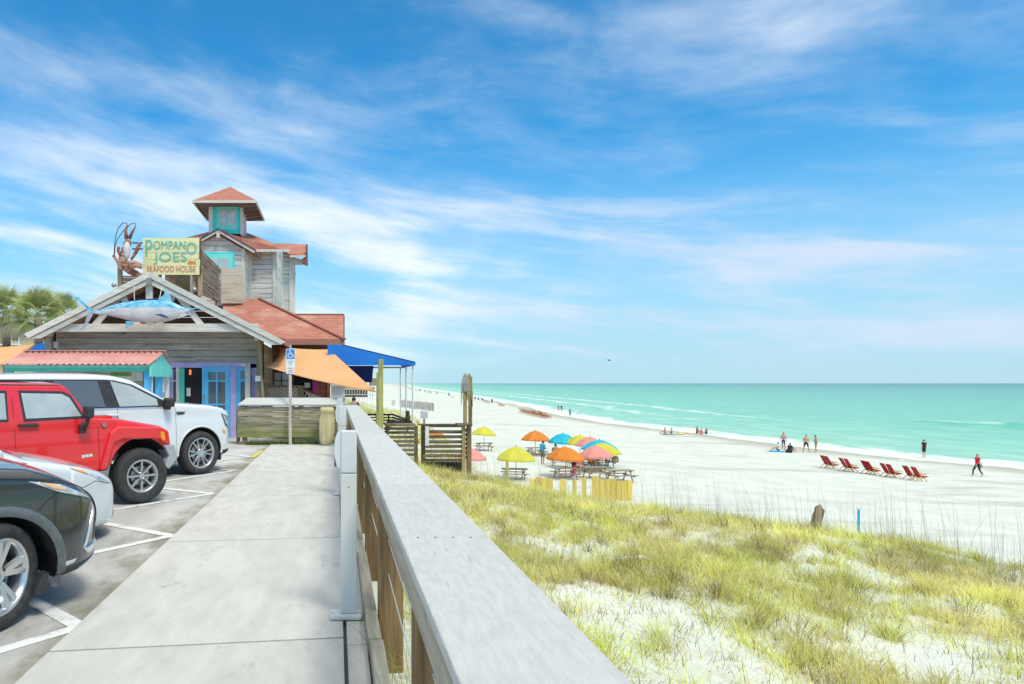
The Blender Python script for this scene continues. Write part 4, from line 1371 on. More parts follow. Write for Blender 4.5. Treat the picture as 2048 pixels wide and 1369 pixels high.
    def mirror(s, x, z, mat, sz=(.14, .20, .17), arm=m_bpl):
        for sg in (-1, 1):
            y = sg * (s.hw(x, z) + .0)
            m_ = MB().box((x - sz[0] * .5, min(y + sg * .08, y + sg * (.08 + sz[1])), z + .03), (x + sz[0] * .5, max(y + sg * .08, y + sg * (.08 + sz[1])), z + .03 + sz[2]))
            o = m_.build('mirror', mat, s.root, bevel=.04, seg=4)
            MB().bar((x, y - sg * .02, z), (x + .01, y + sg * .14, z + .05), .06, .05).build('mirror_arm', arm, s.root, bevel=.008)
    def finish(s, contact, yaw):
        d = CAMH * FPX / (contact[1] - CY)
        c = Vector(((contact[0] - CX) / FPX * d, d, -.02))
        th = R(90 - yaw)
        left = Vector((-math.sin(th), math.cos(th), 0))
        s.root.location = c + left * (s.W / 2)
        s.root.rotation_euler = (0, 0, th)


def paint(name, c, flake=0., rough=.25):
    return M(name, c, rough=rough, metal=flake, coat=1., rnd=0, spec=.5)


red, white, white2, black = paint('red_car_paint', (.80, .016, .020)), paint('white_car_paint', (.74, .76, .76)), paint('pearl_car_paint', (.66, .69, .69)), paint('graphite_car_paint', (.025, .03, .032), .0, .2)
HS = dict(n=8, split=(0,), w=(.018, .020), y=(-.005, .005), lugs=6)
YS = dict(n=6, split=(-.20, .20), w=(.014, .017), y=(-.01, .01), lugs=6, chr=1)
LS = dict(n=5, split=(-.17, .17), w=(.030, .034), y=(-.02, .012), lugs=5, ph=.12)
VS = dict(n=7, split=(0,), w=(.02, .018), y=(-.02, .0), lugs=5)

# --- red boxy off-roader
H = Car('red boxy off-road SUV with wide square wheel flares and big tyres', [(-3.6, 1.5), (-3.55, 1.72), (-3.3, 1.80), (-1.16, 1.765), (-1.08, 1.72), (-.78, 1.315), (-.70, 1.285), (-.40, 1.27), (.34, 1.125), (.43, 1.08), (.47, .98), (.56, .80), (.60, .52)],
        1.86, .52, (0, -2.84), .50, .47, 1.28, .16, .16, .12, .60, -3.6, rr=.055, name='off_road_car', cat='car', crown=.03, p=3.0,
        bots=[(-3.6, .55), (-3.3, .5), (-.6, .48), (-.55, .5), (.4, .55), (.6, .55)])
H.shell(red)
for a in (0, -2.84):
    for sg in (-1, 1):
        fl = [(-.66, .54), (-.50, 1.06), (-.40, 1.15), (.32, 1.11), (.44, 1.05), (.47, .86), (.36, .86), (.28, .935), (-.30, .965), (-.44, .92), (-.55, .55)]
        if a: fl = [(-x * .95, z) for x, z in fl]
        MB().prism([(a + x, sg * (H.W / 2 - .06), z) for x, z in fl], (0, sg * .115, 0)).build('fender_flare', red, H.root, bevel=.03, seg=3)
        if not a: MB().prism([(x, sg * (H.W / 2 - .05), z) for x, z in [(-.66, .53), (-.55, .54), (-.50, .68), (-.56, .30), (-.64, .36)]], (0, sg * .10, 0)).build('flare_guard', m_gpl, H.root, bevel=.01)
for sg in (-1, 1):
    MB().prism([(x, sg * (H.W / 2 - .25), z) for x, z in [(.36, .85), (.56, .83), (.60, .60), (.46, .46), (.38, .52), (.46, .66)]], (0, sg * .28, 0)).build('bumper_end', M('grey_bumper', (.36, .38, .38), (.42, .44, .44), .5, (9, 9, 9), rnd=0), H.root, bevel=.02)
    MB().prism([(x, sg * (H.W / 2 + .048), z) for x, z in [(.29, 1.045), (.36, 1.04), (.375, .92), (.34, .90), (.30, .95)]], (0, sg * .014, 0)).build('side_marker', m_amb, H.root, bevel=.004)
MB().box((.5, -.7, .45), (.63, .7, .80)).build('bumper', MATS['grey_bumper'], H.root, bevel=.03)
wp = [(-1.70, 1.64), (-1.16, 1.625), (-1.06, 1.575), (-.90, 1.315), (-1.655, 1.305)]
H.panel([(-1.735, 1.675), (-1.14, 1.66), (-1.03, 1.60), (-.845, 1.28), (-1.685, 1.265)], 'window_seal', m_bpl, .003)
H.panel(wp, 'side_window', m_cgl, .007)
for x0, x1, zt in ((-2.62, -1.91, 1.64), (-3.35, -2.8, 1.64)):
    H.panel([(x0 - .03, 1.675), (x1 + .03, 1.675), (x1 + .035, 1.27), (x0 - .03, 1.27)], 'window_seal', m_bpl, .003)
    H.panel([(x0, zt), (x1, zt), (x1 + .01, 1.305), (x0, 1.305)], 'side_window', m_cgl, .007)
H.seam([(-.66, 1.27), (-.645, .50)])
H.seam([(-1.83, 1.76), (-1.77, .50)])
H.seam([(-.645, .50), (-1.77, .50)])
H.screen(-1.05, -.82, .93, m_cgd)
for sg in (-1, 1):
    MB().box((-1.76, min(sg * H.W / 2 * .99, sg * (H.W / 2 + .03)), 1.195), (-1.50, max(sg * H.W / 2 * .99, sg * (H.W / 2 + .03)), 1.24)).build('door_handle', m_bpl, H.root, bevel=.012)
    MB().box((-.96, min(sg * .93, sg * 1.02), 1.08), (-.88, max(sg * .93, sg * 1.02), 1.20)).build('mirror_base', m_bpl, H.root, bevel=.012)
    MB().tube([(-.92, sg * .98, 1.12), (-.90, sg * 1.08, 1.22), (-.89, sg * 1.10, 1.33)], [.035, .03, .03], 8).build('mirror_arm', m_bpl, H.root)
    MB().box((-.94, min(sg * 1.0, sg * 1.17), 1.29), (-.83, max(sg * 1.0, sg * 1.17), 1.46)).build('mirror', m_bpl, H.root, bevel=.03, seg=3)
    MB().lathe([(.001, sg * .94), (.03, sg * .94), (.034, sg * .925)], 14, 'y', (-.575, 0, 1.175)).build('fuel_cap', m_gpl, H.root)
    MB().box((-.74, min(sg * .62, sg * .87), 1.27), (-.42, max(sg * .62, sg * .87), 1.305)).build('cowl_vent', red, H.root, bevel=.008)
for q in ((-.885, .755), (-.83, .76), (-.775, .765)):
    H.panel([(q[0] - .022, q[1] - .022), (q[0] + .022, q[1] - .018), (q[0] + .022, q[1] + .018), (q[0] - .022, q[1] + .022)], 'badge', m_chr, .004)
H.panel([(-.90, .751), (-.76, .761), (-.76, .770), (-.90, .760)], 'badge', m_chr, .0055)
H.panel([(-3.3, 1.775), (-1.2, 1.752), (-1.15, 1.735), (-3.3, 1.755)], 'roof_gutter', m_bpl, .006)
MB().box((-3.2, -.55, 1.80), (-1.35, .55, 1.815)).build('roof_panel', m_bpl, H.root)
for x in (0, -2.84):
    for sg in (-1, 1): H.wheel(x, sg, .405, .24, .232, HS, -5 if x == 0 else 0, M('alloy_satin', (.55, .55, .54), rough=.35, metal=.75, rnd=0), inset=-.03)
H.finish((282, 1004), 45)

# --- white full-size SUV
Yk = Car('large white SUV with bright split-spoke wheels behind the red off-roader', [(-4.3, 1.2), (-4.25, 1.75), (-4.0, 1.90), (-3.0, 1.925), (-2.1, 1.925), (-1.75, 1.905), (-1.40, 1.83), (-.70, 1.455), (-.60, 1.405), (-.2, 1.375), (.25, 1.335), (.55, 1.28), (.76, 1.20), (.88, 1.05), (.94, .7), (.96, .40)],
         2.0, .34, (0, -3.07), .485, .43, 1.32, .20, .62, .25, .98, -4.3, rr=.08, p=2.5, name='large_suv', cat='car', crown=.04,
         bots=[(-4.3, .5), (-.5, .33), (.45, .33), (.7, .36), (.98, .42)])
Yk.shell(white)
Yk.panel([(-3.95, 1.83), (-2.0, 1.835), (-1.78, 1.825), (-1.42, 1.745), (-.82, 1.46), (-.76, 1.34), (-1.7, 1.335), (-3.9, 1.345)], 'window_trim', m_bpl, .010)
Yk.panel([(-1.84, 1.81), (-1.47, 1.73), (-.95, 1.475), (-.93, 1.36), (-1.70, 1.355)], 'side_window', m_cgl, .016)
Yk.panel([(-2.85, 1.812), (-2.08, 1.812), (-1.965, 1.358), (-2.80, 1.36)], 'side_window', m_cgd, .016)
Yk.panel([(-3.85, 1.80), (-3.0, 1.81), (-2.95, 1.362), (-3.85, 1.365)], 'side_window', m_cgd, .016)
Yk.panel([(-3.9, 1.340), (-.80, 1.332), (-.80, 1.322), (-3.9, 1.33)], 'chrome_strip', m_chr, .018)
Yk.seam([(-.62, 1.40), (-.555, 1.24), (-.55, .40)])
Yk.seam([(-1.90, 1.84), (-1.74, 1.33), (-1.70, .40)])
Yk.seam([(.02, 1.345), (-.60, 1.395)], .005)
Yk.panel([(-.55, 1.235), (-.34, 1.23), (-.37, 1.175), (-.53, 1.165)], 'side_vent', m_chr, .006)
Yk.panel([(-.53, 1.22), (-.37, 1.217), (-.39, 1.185), (-.515, 1.18)], 'vent_mesh', m_bpl, .011)
Yk.patch([(.50, 1.165), (.84, 1.04), (.86, .78), (.62, .96)], 'headlight', m_clr, .008)
Yk.patch([(.47, 1.19), (.86, 1.06), (.89, .74), (.59, .93)], 'headlight_bezel', m_bpl, .004)
Yk.patch([(.57, 1.12), (.72, 1.06), (.72, .97), (.62, 1.01)], 'lamp_element', m_chr, .014)
Yk.patch([(.50, .86), (.60, .83), (.61, .75), (.53, .77)], 'side_marker', m_amb, .008)
Yk.patch([(.49, .44), (.78, .46), (.78, .36), (.49, .34)], 'bumper_skirt', m_bpl, .01)
Yk.arch(0, .485, .53, 'arch_lip', white, .012, (-5, 185))
Yk.arch(-3.07, .485, .53, 'arch_lip', white, .012, (-5, 185))
Yk.screen(-1.36, -.70, .94, m_cgd)
for sg in (-1, 1):
    MB().box((-2.5, min(sg * .80, sg * 1.03), .27), (-.56, max(sg * .80, sg * 1.03), .33)).build('side_step', m_bpl, Yk.root, bevel=.02)
    MB().prism([(x, sg * .9, z) for x, z in [(.46, .37), (.50, .37), (.49, .24), (.455, .24)]], (0, sg * .08, 0)).build('mud_flap', m_bpl, Yk.root)
    MB().box((-1.95, min(sg * .99, sg * 1.03), 1.19), (-1.72, max(sg * .99, sg * 1.03), 1.225)).build('door_handle', white, Yk.root, bevel=.012)
    MB().box((-.84, min(sg * .98, sg * 1.22), 1.33), (-.70, max(sg * .98, sg * 1.22), 1.50)).build('mirror', m_bpl, Yk.root, bevel=.045, seg=4)
    MB().tube([(-.80, sg * .96, 1.52), (-.80, sg * .965, 1.60)], .008, 6).build('antenna', m_bpl, Yk.root)
    MB().box((-.82, min(sg * .95, sg * 1.10), 1.28), (-.72, max(sg * .95, sg * 1.10), 1.35)).build('mirror_arm', m_bpl, Yk.root, bevel=.02)
for x in (0, -3.07):
    for sg in (-1, 1): Yk.wheel(x, sg, .418, .27, .286, YS, inset=.0)
Yk.finish((402, 947), 45)

# --- white compact hatchback
G = Car('small white hatchback squeezed between the dark crossover and the red off-roader', [(-3.2, .9), (-3.1, 1.25), (-2.5, 1.46), (-1.6, 1.50), (-1.1, 1.36), (-.70, 1.12), (-.40, .985), (-.10, .93), (.18, .865), (.46, .775), (.64, .68), (.76, .56), (.82, .40), (.83, .25)],
        1.72, .17, (0, -2.6), .345, .31, .98, .30, .80, .5, .85, -3.2, rr=.10, p=2.1, name='hatchback', cat='car', crown=.07)
G.shell(white2)
G.patch([(.02, .875), (.36, .775), (.60, .63), (.26, .775)], 'headlight', m_clr, .006)
G.patch([(.02, .875), (.21, .825), (.26, .775), (.14, .825)], 'indicator', m_amb, .011)
G.patch([(.38, .755), (.53, .675), (.48, .66), (.34, .735)], 'lamp_element', m_chr, .012)
G.seam([(.16, .64), (.34, .70), (.60, .63)], .005)
G.panel([(-.80, 1.09), (-.40, .95), (-.80, .955)], 'quarter_glass', m_cgd, .006)
G.panel([(-1.75, 1.38), (-1.15, 1.31), (-.84, 1.10), (-.84, .97), (-1.75, .97)], 'side_window', m_cgd, .006)
G.seam([(-.42, .93), (-.38, .25)])
G.screen(-1.08, -.48, .92, m_cgd)
G.arch(0, .345, .37, 'arch_liner', m_bpl, .006, (-20, 200))
G.mirror(-.78, .97, white2, (.12, .17, .13))
G.patch([(.70, .30), (.83, .31), (.83, .22), (.70, .20)], 'lower_grille', m_bpl, .004)
for x in (0, -2.6):
    for sg in (-1, 1): G.wheel(x, sg, .305, .185, .20, VS, inset=.02)
G.finish((134, 1098), 45)

# --- dark crossover, nearest
L = Car('dark graphite crossover with grey arch cladding, nearest the camera', [(-3.8, 1.0), (-3.7, 1.35), (-3.2, 1.60), (-2.0, 1.68), (-1.5, 1.62), (-.75, 1.25), (-.45, 1.17), (-.1, 1.165), (.22, 1.13), (.46, 1.05), (.66, .955), (.80, .85), (.90, .72), (.965, .54), (.985, .36)],
        1.86, .27, (0, -2.79), .435, .38, 1.12, .26, .80, .5, .99, -3.8, rr=.10, p=2.5, name='crossover', cat='car', crown=.06,
        bots=[(-3.8, .4), (-.4, .27), (.40, .27), (.65, .29), (.85, .32), (1.05, .38)])
L.shell(black)
L.arch(0, .43, .505, 'arch_cladding', M('arch_grey_plastic', (.10, .115, .12), (.13, .145, .15), .45, (15, 15, 15), rnd=0), .012, (-22, 202))
L.arch(-2.79, .43, .505, 'arch_cladding', MATS['arch_grey_plastic'], .012, (-22, 202))
L.patch([(.17, 1.055), (.46, 1.00), (.84, .815), (.42, .945)], 'headlight', m_clr, .008)
L.patch([(.26, 1.038), (.42, 1.003), (.54, .93), (.38, .975)], 'indicator', M('amber_pale_lens', (.80, .48, .22), rough=.15, rnd=0, coat=.6), .013)
L.seam([(.72, .92), (.46, 1.025), (.05, 1.075), (-.5, 1.09)], .006)
L.seam([(.44, .945), (.34, .89), (.26, .82)], .005)
L.patch([(.83, .80), (.87, .79), (.70, .44), (.665, .45)], 'grille_blade', m_chr, .010)
L.patch([(.67, .455), (.90, .48), (.92, .42), (.72, .395)], 'chrome_blade', m_chr, .022)
L.patch([(.88, .77), (.95, .70), (.97, .50), (.78, .47)], 'grille_mesh', m_bpl, .006)
L.patch([(.62, .305), (.92, .385), (.93, .36), (.63, .28)], 'lower_lip', m_chr, .012)
L.patch([(.46, .395), (.62, .395), (.58, .365), (.46, .355)], 'fog_lamp', m_clr, .006)
L.patch([(.42, .335), (.86, .365), (.86, .30), (.42, .265)], 'bumper_skirt', m_bpl, .006)
L.panel([(-1.9, 1.56), (-1.5, 1.53), (-.80, 1.17), (-.8, 1.13), (-1.9, 1.12)], 'side_window', m_cgd, .006)
L.screen(-1.45, -.78, .93, m_cgd)
L.mirror(-.80, 1.10, black)
for sg in (-1, 1):
    MB().prism([(x, sg * .80, z) for x, z in [(.31, .34), (.36, .34), (.34, .19), (.25, .19)]], (0, sg * .10, 0)).build('air_dam', m_bpl, L.root)
for x in (0, -2.79):
    for sg in (-1, 1): L.wheel(x, sg, .383, .235, .264, LS, 30 if x == 0 else 0, inset=.0)
L.finish((1, 1256), 45)

# ------------------------------------------------------------------ lower boardwalk beside the dune
w_dkx = wood('old_rail_x', (.10, .075, .05), (.27, .22, .15), 'x', (.06, .045, .035))
w_dky = wood('old_rail_y', (.10, .075, .05), (.27, .22, .15), 'y', (.06, .045, .035))
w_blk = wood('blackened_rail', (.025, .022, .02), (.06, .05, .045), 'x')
w_pst = wood('yellowed_post', (.33, .27, .12), (.45, .38, .19), 'z', (.20, .16, .09))
lf = thing('slat_fence', 'weathered horizontal slat fence of the lower boardwalk beside the dune grass', 'fence', P(900, 950, 21))
for i, y in enumerate((851, 861, 871, 881, 890, 900, 909, 918)):
    pp('slat', 846, y, 928, y + (6.5 if i else 4), 21 + random.uniform(0, .02), .04, w_dkx, lf)
pp('cap', 836, 848.5, 930, 851, 20.9, .16, w_dkx, lf)
pp('post', 843, 850, 850.5, 950, 21.06, .12, w_post, lf)
pp('end_post', 924, 850, 931, 975, 20.95, .1, w_pst, lf)
pp('end_post', 934, 848, 943, 975, 21.15, .12, w_post, lf)
pp('post_cap', 915, 848, 945, 852.5, 20.85, .42, w_dkx, lf)
for i in range(7): pp('return_slat', 928, 858 + i * 9, 937, 864 + i * 9, 21.3, .04, w_dkx, lf)
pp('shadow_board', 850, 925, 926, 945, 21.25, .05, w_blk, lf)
l2 = thing('slat_fence', 'shorter weathered slat fence with a plank cap left of the white notice panel', 'fence', P(800, 930, 19.6))
pp('cap', 771, 848.5, 831, 853.5, 19.5, .5, w_dkx, l2)
for i, y in enumerate((855, 863, 872, 880.5, 889, 898, 907)):
    pp('slat', 768, y, 832, y + 5.5, 19.62 + random.uniform(0, .03), .04, w_dkx, l2)
pp('post', 829, 852, 836, 945, 19.7, .1, w_post, l2)
pp('post', 771, 852, 776, 930, 19.7, .1, w_post, l2)
bk = thing('dark_stair_rail', 'blackened low stair railing beyond the tall sail posts', 'railing', P(790, 850, 25))
for y, h_ in ((828, 3.5), (834.5, 2.2), (840, 2.2), (846, 2.5)): pp('rail', 730, y, 786, y + h_, 25, .08, w_blk, bk)
for x in (736, 752, 776): pp('post', x, 829, x + 3, 862, 25.1, .1, w_blk, bk)
for o_ in (0, 6, 12): pbar((784, 829 + o_), (824, 844 + o_ * .5), 25, .07, .08).build('sloping_rail', w_blk, bk)
pp('landing_edge', 775, 843, 827, 847, 24, .4, w_blk, bk)
np_ = thing('notice_plaque', 'blank white notice panel fixed to the lower boardwalk post', 'sign', P(851, 890, 20.9))
pp('panel', 850.5, 853, 858, 892, 20.85, .02, m_whp, np_)
ns = thing('notice_sign', 'small white notice board on a short stake behind the slat fence', 'sign', P(848, 850, 23))
pp('board', 840.5, 822, 856, 838.5, 23, .02, m_whp, ns)
pp('stake', 846.5, 838.5, 850.5, 870, 23.02, .05, w_pst, ns)
mb = MB()
for k in range(5): pbox(842.5, 825 + k * 2.4, 854, 825.8 + k * 2.4, 22.994, .003, mb)
mb.build('print', M('faint_print', (.60, .62, .64)), ns)
ow = thing('bird_decoy', 'dark owl-shaped bird decoy perched on the stair railing', 'decoy', P(815, 847, 24))
c_ = P(815.5, 844, 24)
MB().lathe([(.001, 0), (.05, .01), (.085, .08), (.09, .16), (.07, .24), (.06, .26), (.07, .31), (.06, .36), (.03, .385), (.001, .39)], 14, c=c_).build('body', M('dark_decoy_paint', (.05, .035, .03), (.10, .07, .05), .7, (12, 12, 12)), ow, smooth=True)
MB().prism([c_ + Vector((-.03, -.06, .30)), c_ + Vector((.03, -.06, .30)), c_ + Vector((0, -.07, .26))], (0, -.03, 0)).build('beak', m_blk, ow)
MB().box((c_.x - .02, c_.y - .02, c_.z - .35), (c_.x + .02, c_.y + .02, c_.z + .01)).build('peg', w_blk, ow)
# two carved posts: leaf-shaped boards with hanging prongs
for i, (x0, cw, d, lab) in enumerate(((931, (.36, .36, .33), 21.0, 'grey leaf-shaped carved board with hanging prongs on a post above the slat fence'), (939, (.42, .34, .12), 21.18, 'yellowish leaf-shaped carved board on the right-hand post above the slat fence'))):
    t = thing('carved_post', lab, 'carving', P(x0, 850, d))
    dx = 0 if i == 0 else 2.2
    mw = wood('carved_wood_%d' % i, tuple(.7 * v for v in cw), cw, 'z', (.25, .22, .13), s=2)
    pp('post', x0 - 3.4 + dx, 754, x0 + 3.2 + dx, 850, d + .04, .1, w_pst if i == 0 else w_post, t)
    wd = 8.5 if i == 0 else 6
    leaf = [(0, 747), (.35, 749.5), (.65, 755), (.88, 764), (1, 774), (.98, 783), (-.98, 783), (-1, 774), (-.88, 764), (-.65, 755), (-.35, 749.5)]
    poly_at([(x0 + a_ * wd, b_) for a_, b_ in leaf], d, .035, 'leaf_board', mw, t, bevel=.006)
    if i == 0: pp('carved_face', x0 - 4.5, 768, x0 + 4.5, 783.5, d - .02, .02, mw, t)
    for s_, ln in ((-1, 812), (-.55, 800), (.55, 802), (1, 814)):
        xa = x0 + s_ * wd * .93
        poly_at([(xa - 1.5, 783.2), (xa + 1.5, 783.2), (xa + .5 + s_ * .6, ln), (xa - .3 + s_ * .6, ln)], d + .005, .03, 'prong', w_pst, t)

# ------------------------------------------------------------------ parasols and picnic tables
def gz(x, y): return ground(x, y)


CLOTH = {'yellow': M('yellow_canvas', (.66, .62, .07), (.72, .68, .10), .8, (2, 2, 2), rnd=.03, trans=.25), 'orange': M('orange_canvas', (.78, .24, .035), (.82, .29, .05), .8, (2, 2, 2), rnd=.03, trans=.25),
         'pink': M('salmon_canvas', (.82, .33, .28), (.86, .38, .33), .8, (2, 2, 2), rnd=.03, trans=.25), 'blue': M('aqua_canvas', (.02, .50, .68), (.03, .56, .74), .8, (2, 2, 2), rnd=.03, trans=.25)}
m_pole = M('parasol_pole', (.36, .32, .28), rough=.5, metal=.2)


def parasol(px, ptop, prim, wpx, colr, label, d, base=None):
    k = d / FPX
    c = P(px, ptop, d)
    rad = wpx / 2 * k
    drop = (prim - ptop) * k
    zb = base if base is not None else gz(c.x, d)
    t = thing('parasol', label, 'parasol', (c.x, d, zb), 'parasols over the picnic tables')
    MB().tube([(c.x, d, zb - .15), (c.x, d, c.z)], .022, 8).build('pole', m_pole, t)
    MB().tube([(c.x, d, c.z - .02), (c.x, d, c.z + .07), (c.x, d, c.z + .12)], [.02, .035, .008], 8).build('finial', m_pole, t)
    ro = random.uniform(0, 1)
    tilt = random.uniform(-.05, .05)
    for i in range(8):
        t0, t1 = (i + ro) * math.pi / 4, (i + 1 + ro) * math.pi / 4
        def fn(u, v):
            a = t0 + (t1 - t0) * v
            sag = 1 - .10 * u * math.sin(math.pi * v)          # cloth pulls in between the ribs
            r = rad * u * (math.cos(math.pi / 8) / math.cos(a - (t0 + t1) / 2)) * (1 - .02 * math.sin(math.pi * v))
            z = c.z - (drop * .86) * (u ** 1.7) * (1 - .0 * sag) - .02 * math.sin(math.pi * v) * u
            return (c.x + r * math.cos(a), d + r * math.sin(a), z + tilt * r * math.cos(a))
        pn = MB().grid(fn, 7, 5).build('canopy_panel', CLOTH[colr], t, smooth=True, fix=False)
        def fv(u, v):
            p_ = fn(1, v)
            return (p_[0], p_[1], p_[2] - u * .13 * (.75 + .25 * abs(math.sin(3 * math.pi * v))))
        MB().grid(fv, 1, 9).build('valance', CLOTH[colr], pn, smooth=True, fix=False)
        p_ = fn(1, 0)
        MB().tube([(c.x, d, c.z - .06), tuple(Vector(fn(.5, 0)) - Vector((0, 0, .02))), tuple(Vector(p_) - Vector((0, 0, .015)))], .008, 5).build('rib', m_pole, t)
    return t


PAR = [(968, 854, 870, 50, 'yellow', 'yellow parasol farthest left, standing alone beyond the slat fence', 62),
       (942, 897, 919, 62, 'pink', 'salmon parasol half hidden behind the right end of the slat fence', 47),
       (1032, 894, 921, 80, 'yellow', 'large yellow parasol nearest the dune, beside the short timber post', 44),
       (1071, 862, 881, 58, 'orange', 'smaller orange parasol behind the man in the blue jacket', 59),
       (1126, 867, 887, 58, 'blue', 'aqua parasol farthest back in the cluster, right of the rear orange one', 58.5),
       (1160, 871, 890, 58, 'yellow', 'pale yellow parasol between the rear aqua and salmon ones', 57.5),
       (1180, 874, 893, 58, 'pink', 'salmon parasol in the back row beside the front aqua one', 56.5),
       (1199, 880, 900, 70, 'blue', 'aqua parasol at the right, behind the front yellow and salmon ones', 51.5),
       (1205, 886, 908, 72, 'yellow', 'yellow parasol at the right end of the cluster', 49.5),
       (1190, 892, 915, 68, 'pink', 'salmon parasol at the front right over the seated guests', 47.5),
       (1131, 894, 920, 76, 'orange', 'large orange parasol in the front row of the cluster', 45),
       (866, 860, 874, 46, 'orange', 'orange parasol seen through the slats of the lower boardwalk fence', 55)]
for a in PAR: parasol(*a)

w_tab = wood('picnic_wood', (.25, .20, .14), (.42, .36, .27), 'x', (.15, .115, .08))


def picnic(name='picnic_table'):
    t = thing(name, 'x', 'picnic table', (0, 0, 0), 'picnic tables on the sand')
    for i in range(5): MB().box((-.92, -.37 + i * .15, .72), (.92, -.37 + i * .15 + .14, .76)).build('top_plank', w_tab, t)
    for s_ in (-1, 1):
        for j in (0, 1): MB().box((-.92, s_ * .70 - .14 + j * .145, .43), (.92, s_ * .70 + j * .145, .47)).build('bench_plank', w_tab, t)
        for e in (-.62, .62):
            MB().bar((e, s_ * .24, .72), (e, s_ * .62, 0), .09, .045, (1, 0, 0)).build('leg', w_tab, t)
    for e in (-.62, .62):
        MB().box((e + .05, -.80, .34), (e + .09, .80, .43)).build('bench_bearer', w_tab, t)
        MB().box((e + .05, -.36, .63), (e + .09, .36, .718)).build('top_bearer', w_tab, t)
    return t


pic0 = picnic()
TAB = [(968, 62, 5, 'picnic table alone under the far left yellow parasol'), (1029, 44, -6, 'picnic table under the large yellow parasol behind the dune crest'), (1072, 58, 10, 'picnic table under the rear orange parasol'),
       (1122, 50, -10, 'picnic table left of the seated guests under the orange parasol'), (1131, 44, 4, 'picnic table at the foot of the front orange parasol behind the yellow boards'), (1176, 49, 12, 'picnic table under the front salmon parasol'),
       (1207, 50.5, 0, 'picnic table under the right-hand yellow parasol holding the wicker bag'), (1190, 44.5, 3, 'long picnic table in front of the cluster beside the yellow boards'), (1240, 43, 8, 'picnic table at the right end behind the yellow boards')]
for i, (px, d, a, lab) in enumerate(TAB):
    x = (px - CX) / FPX * d
    loc = (x, d, gz(x, d))
    o = dup(pic0, loc, R(a), lab) if i else pic0
    o.location = loc
    o.rotation_euler = (0, 0, R(a))
    o.scale = (.86, .86, .9)
    o['label'] = lab

# low yellow board wall and timber post behind the dune crest
yw = thing('yellow_board_wall', 'low wall of stained yellow boards behind the dune crest below the picnic tables', 'wall', P(1160, 1000, 35.5))
m_ywb = wood('stained_yellow_boards', (.62, .45, .07), (.74, .58, .15), 'z', (.10, .07, .04), lo3=.62, hi3=.70)
x = 1060
while x < 1264:
    wdt = random.uniform(8, 15)
    if random.random() > .10 or x > 1180:
        pp('board', x, 954 + random.uniform(-1, 7) + (4 if x > 1200 else 0), min(1265, x + wdt - .6), 1060, 35.5 + random.uniform(0, .05), .06, m_ywb, yw)
    x += wdt
tp = pbox(1012.5, 924, 1017.5, 985, 36, .14).build('timber_post', wood('mustard_post', (.40, .34, .09), (.52, .45, .15), 'z'), bevel=.01)
tag(tp, 'short mustard timber post in front of the large yellow parasol', 'post')

# ------------------------------------------------------------------ beach chairs
m_red = M('red_chair_slats', (.36, .010, .018), (.43, .016, .024), .6, (5, 5, 5), rnd=.05)
m_nat = wood('chair_wood', (.50, .28, .10), (.62, .38, .16), 'x')
m_natb = M('orange_brown_chair', (.46, .17, .06), (.54, .22, .08), .6, (5, 5, 5), rnd=.06)


def chair(ma, mb_, name, group):
    """reclined wooden beach chair, facing +x, seat about .3 m high"""
    t = thing(name, 'x', 'beach chair', (0, 0, 0), group)
    for s_ in (-.27, .27):
        MB().bar((-.62, s_, 1.02), (.02, s_, .24), .05, .06, (0, 1, 0)).build('back_frame', ma, t)
        MB().bar((.02, s_, .26), (.62, s_, .36), .05, .05, (0, 1, 0)).build('seat_frame', mb_, t)
        MB().bar((-.66, s_ * 1.1, .0), (.10, s_ * 1.1, .50), .04, .05, (0, 1, 0)).build('leg', mb_, t)
        MB().bar((.50, s_ * 1.1, .0), (-.10, s_ * 1.1, .46), .04, .05, (0, 1, 0)).build('leg', mb_, t)
        MB().bar((-.30, s_ * 1.15, .56), (.40, s_ * 1.15, .54), .07, .03, (0, 1, 0)).build('armrest', mb_, t)
    MB().add([(-.655, -.29, 1.06), (-.655, .29, 1.06), (-.02, .29, .29), (-.02, -.29, .29), (-.63, -.29, 1.075), (-.63, .29, 1.075), (.005, .29, .305), (.005, -.29, .305)],
             [(0, 1, 2, 3), (4, 7, 6, 5), (0, 4, 5, 1), (1, 5, 6, 2), (2, 6, 7, 3), (3, 7, 4, 0)]).build('back_sling', ma, t)
    for k in range(5):
        x_ = .03 + k * .12
        MB().box((x_, -.29, .28 + x_ * .16), (x_ + .10, .29, .305 + x_ * .16)).build('seat_slat', ma, t)
    return t


ORD = ['first', 'second', 'third', 'fourth', 'fifth', 'sixth', 'seventh', 'eighth', 'ninth', 'tenth', 'eleventh', 'twelfth', 'thirteenth', 'fourteenth']
ch0 = chair(m_red, m_nat, 'beach_chair', 'red beach chairs near the waterline')
pos = [(1643, 936), (1654, 938), (1682, 942), (1693, 944), (1727, 948), (1736, 950), (1766, 954), (1778, 956), (1812, 960), (1827, 963)]
for i, (px, py) in enumerate(pos):
    d = 6.55 * FPX / (py - CY)
    for _ in range(3):
        x = (px + 10 - CX) / FPX * d
        d = (CAMH - gz(x, d)) * FPX / (py - CY)
    lab = '%s red slatted beach chair from the left in the row of pairs near the waterline' % ORD[i]
    o = ch0 if i == 0 else dup(ch0)
    o.location = (x, d, gz(x, d))
    o.rotation_euler = (0, 0, R(-4 + random.uniform(-5, 5)))
    o.scale = (.66, .74, .88)
    o['label'] = lab
ch1 = chair(m_natb, m_natb, 'wooden_lounger', 'brown loungers in the far row')
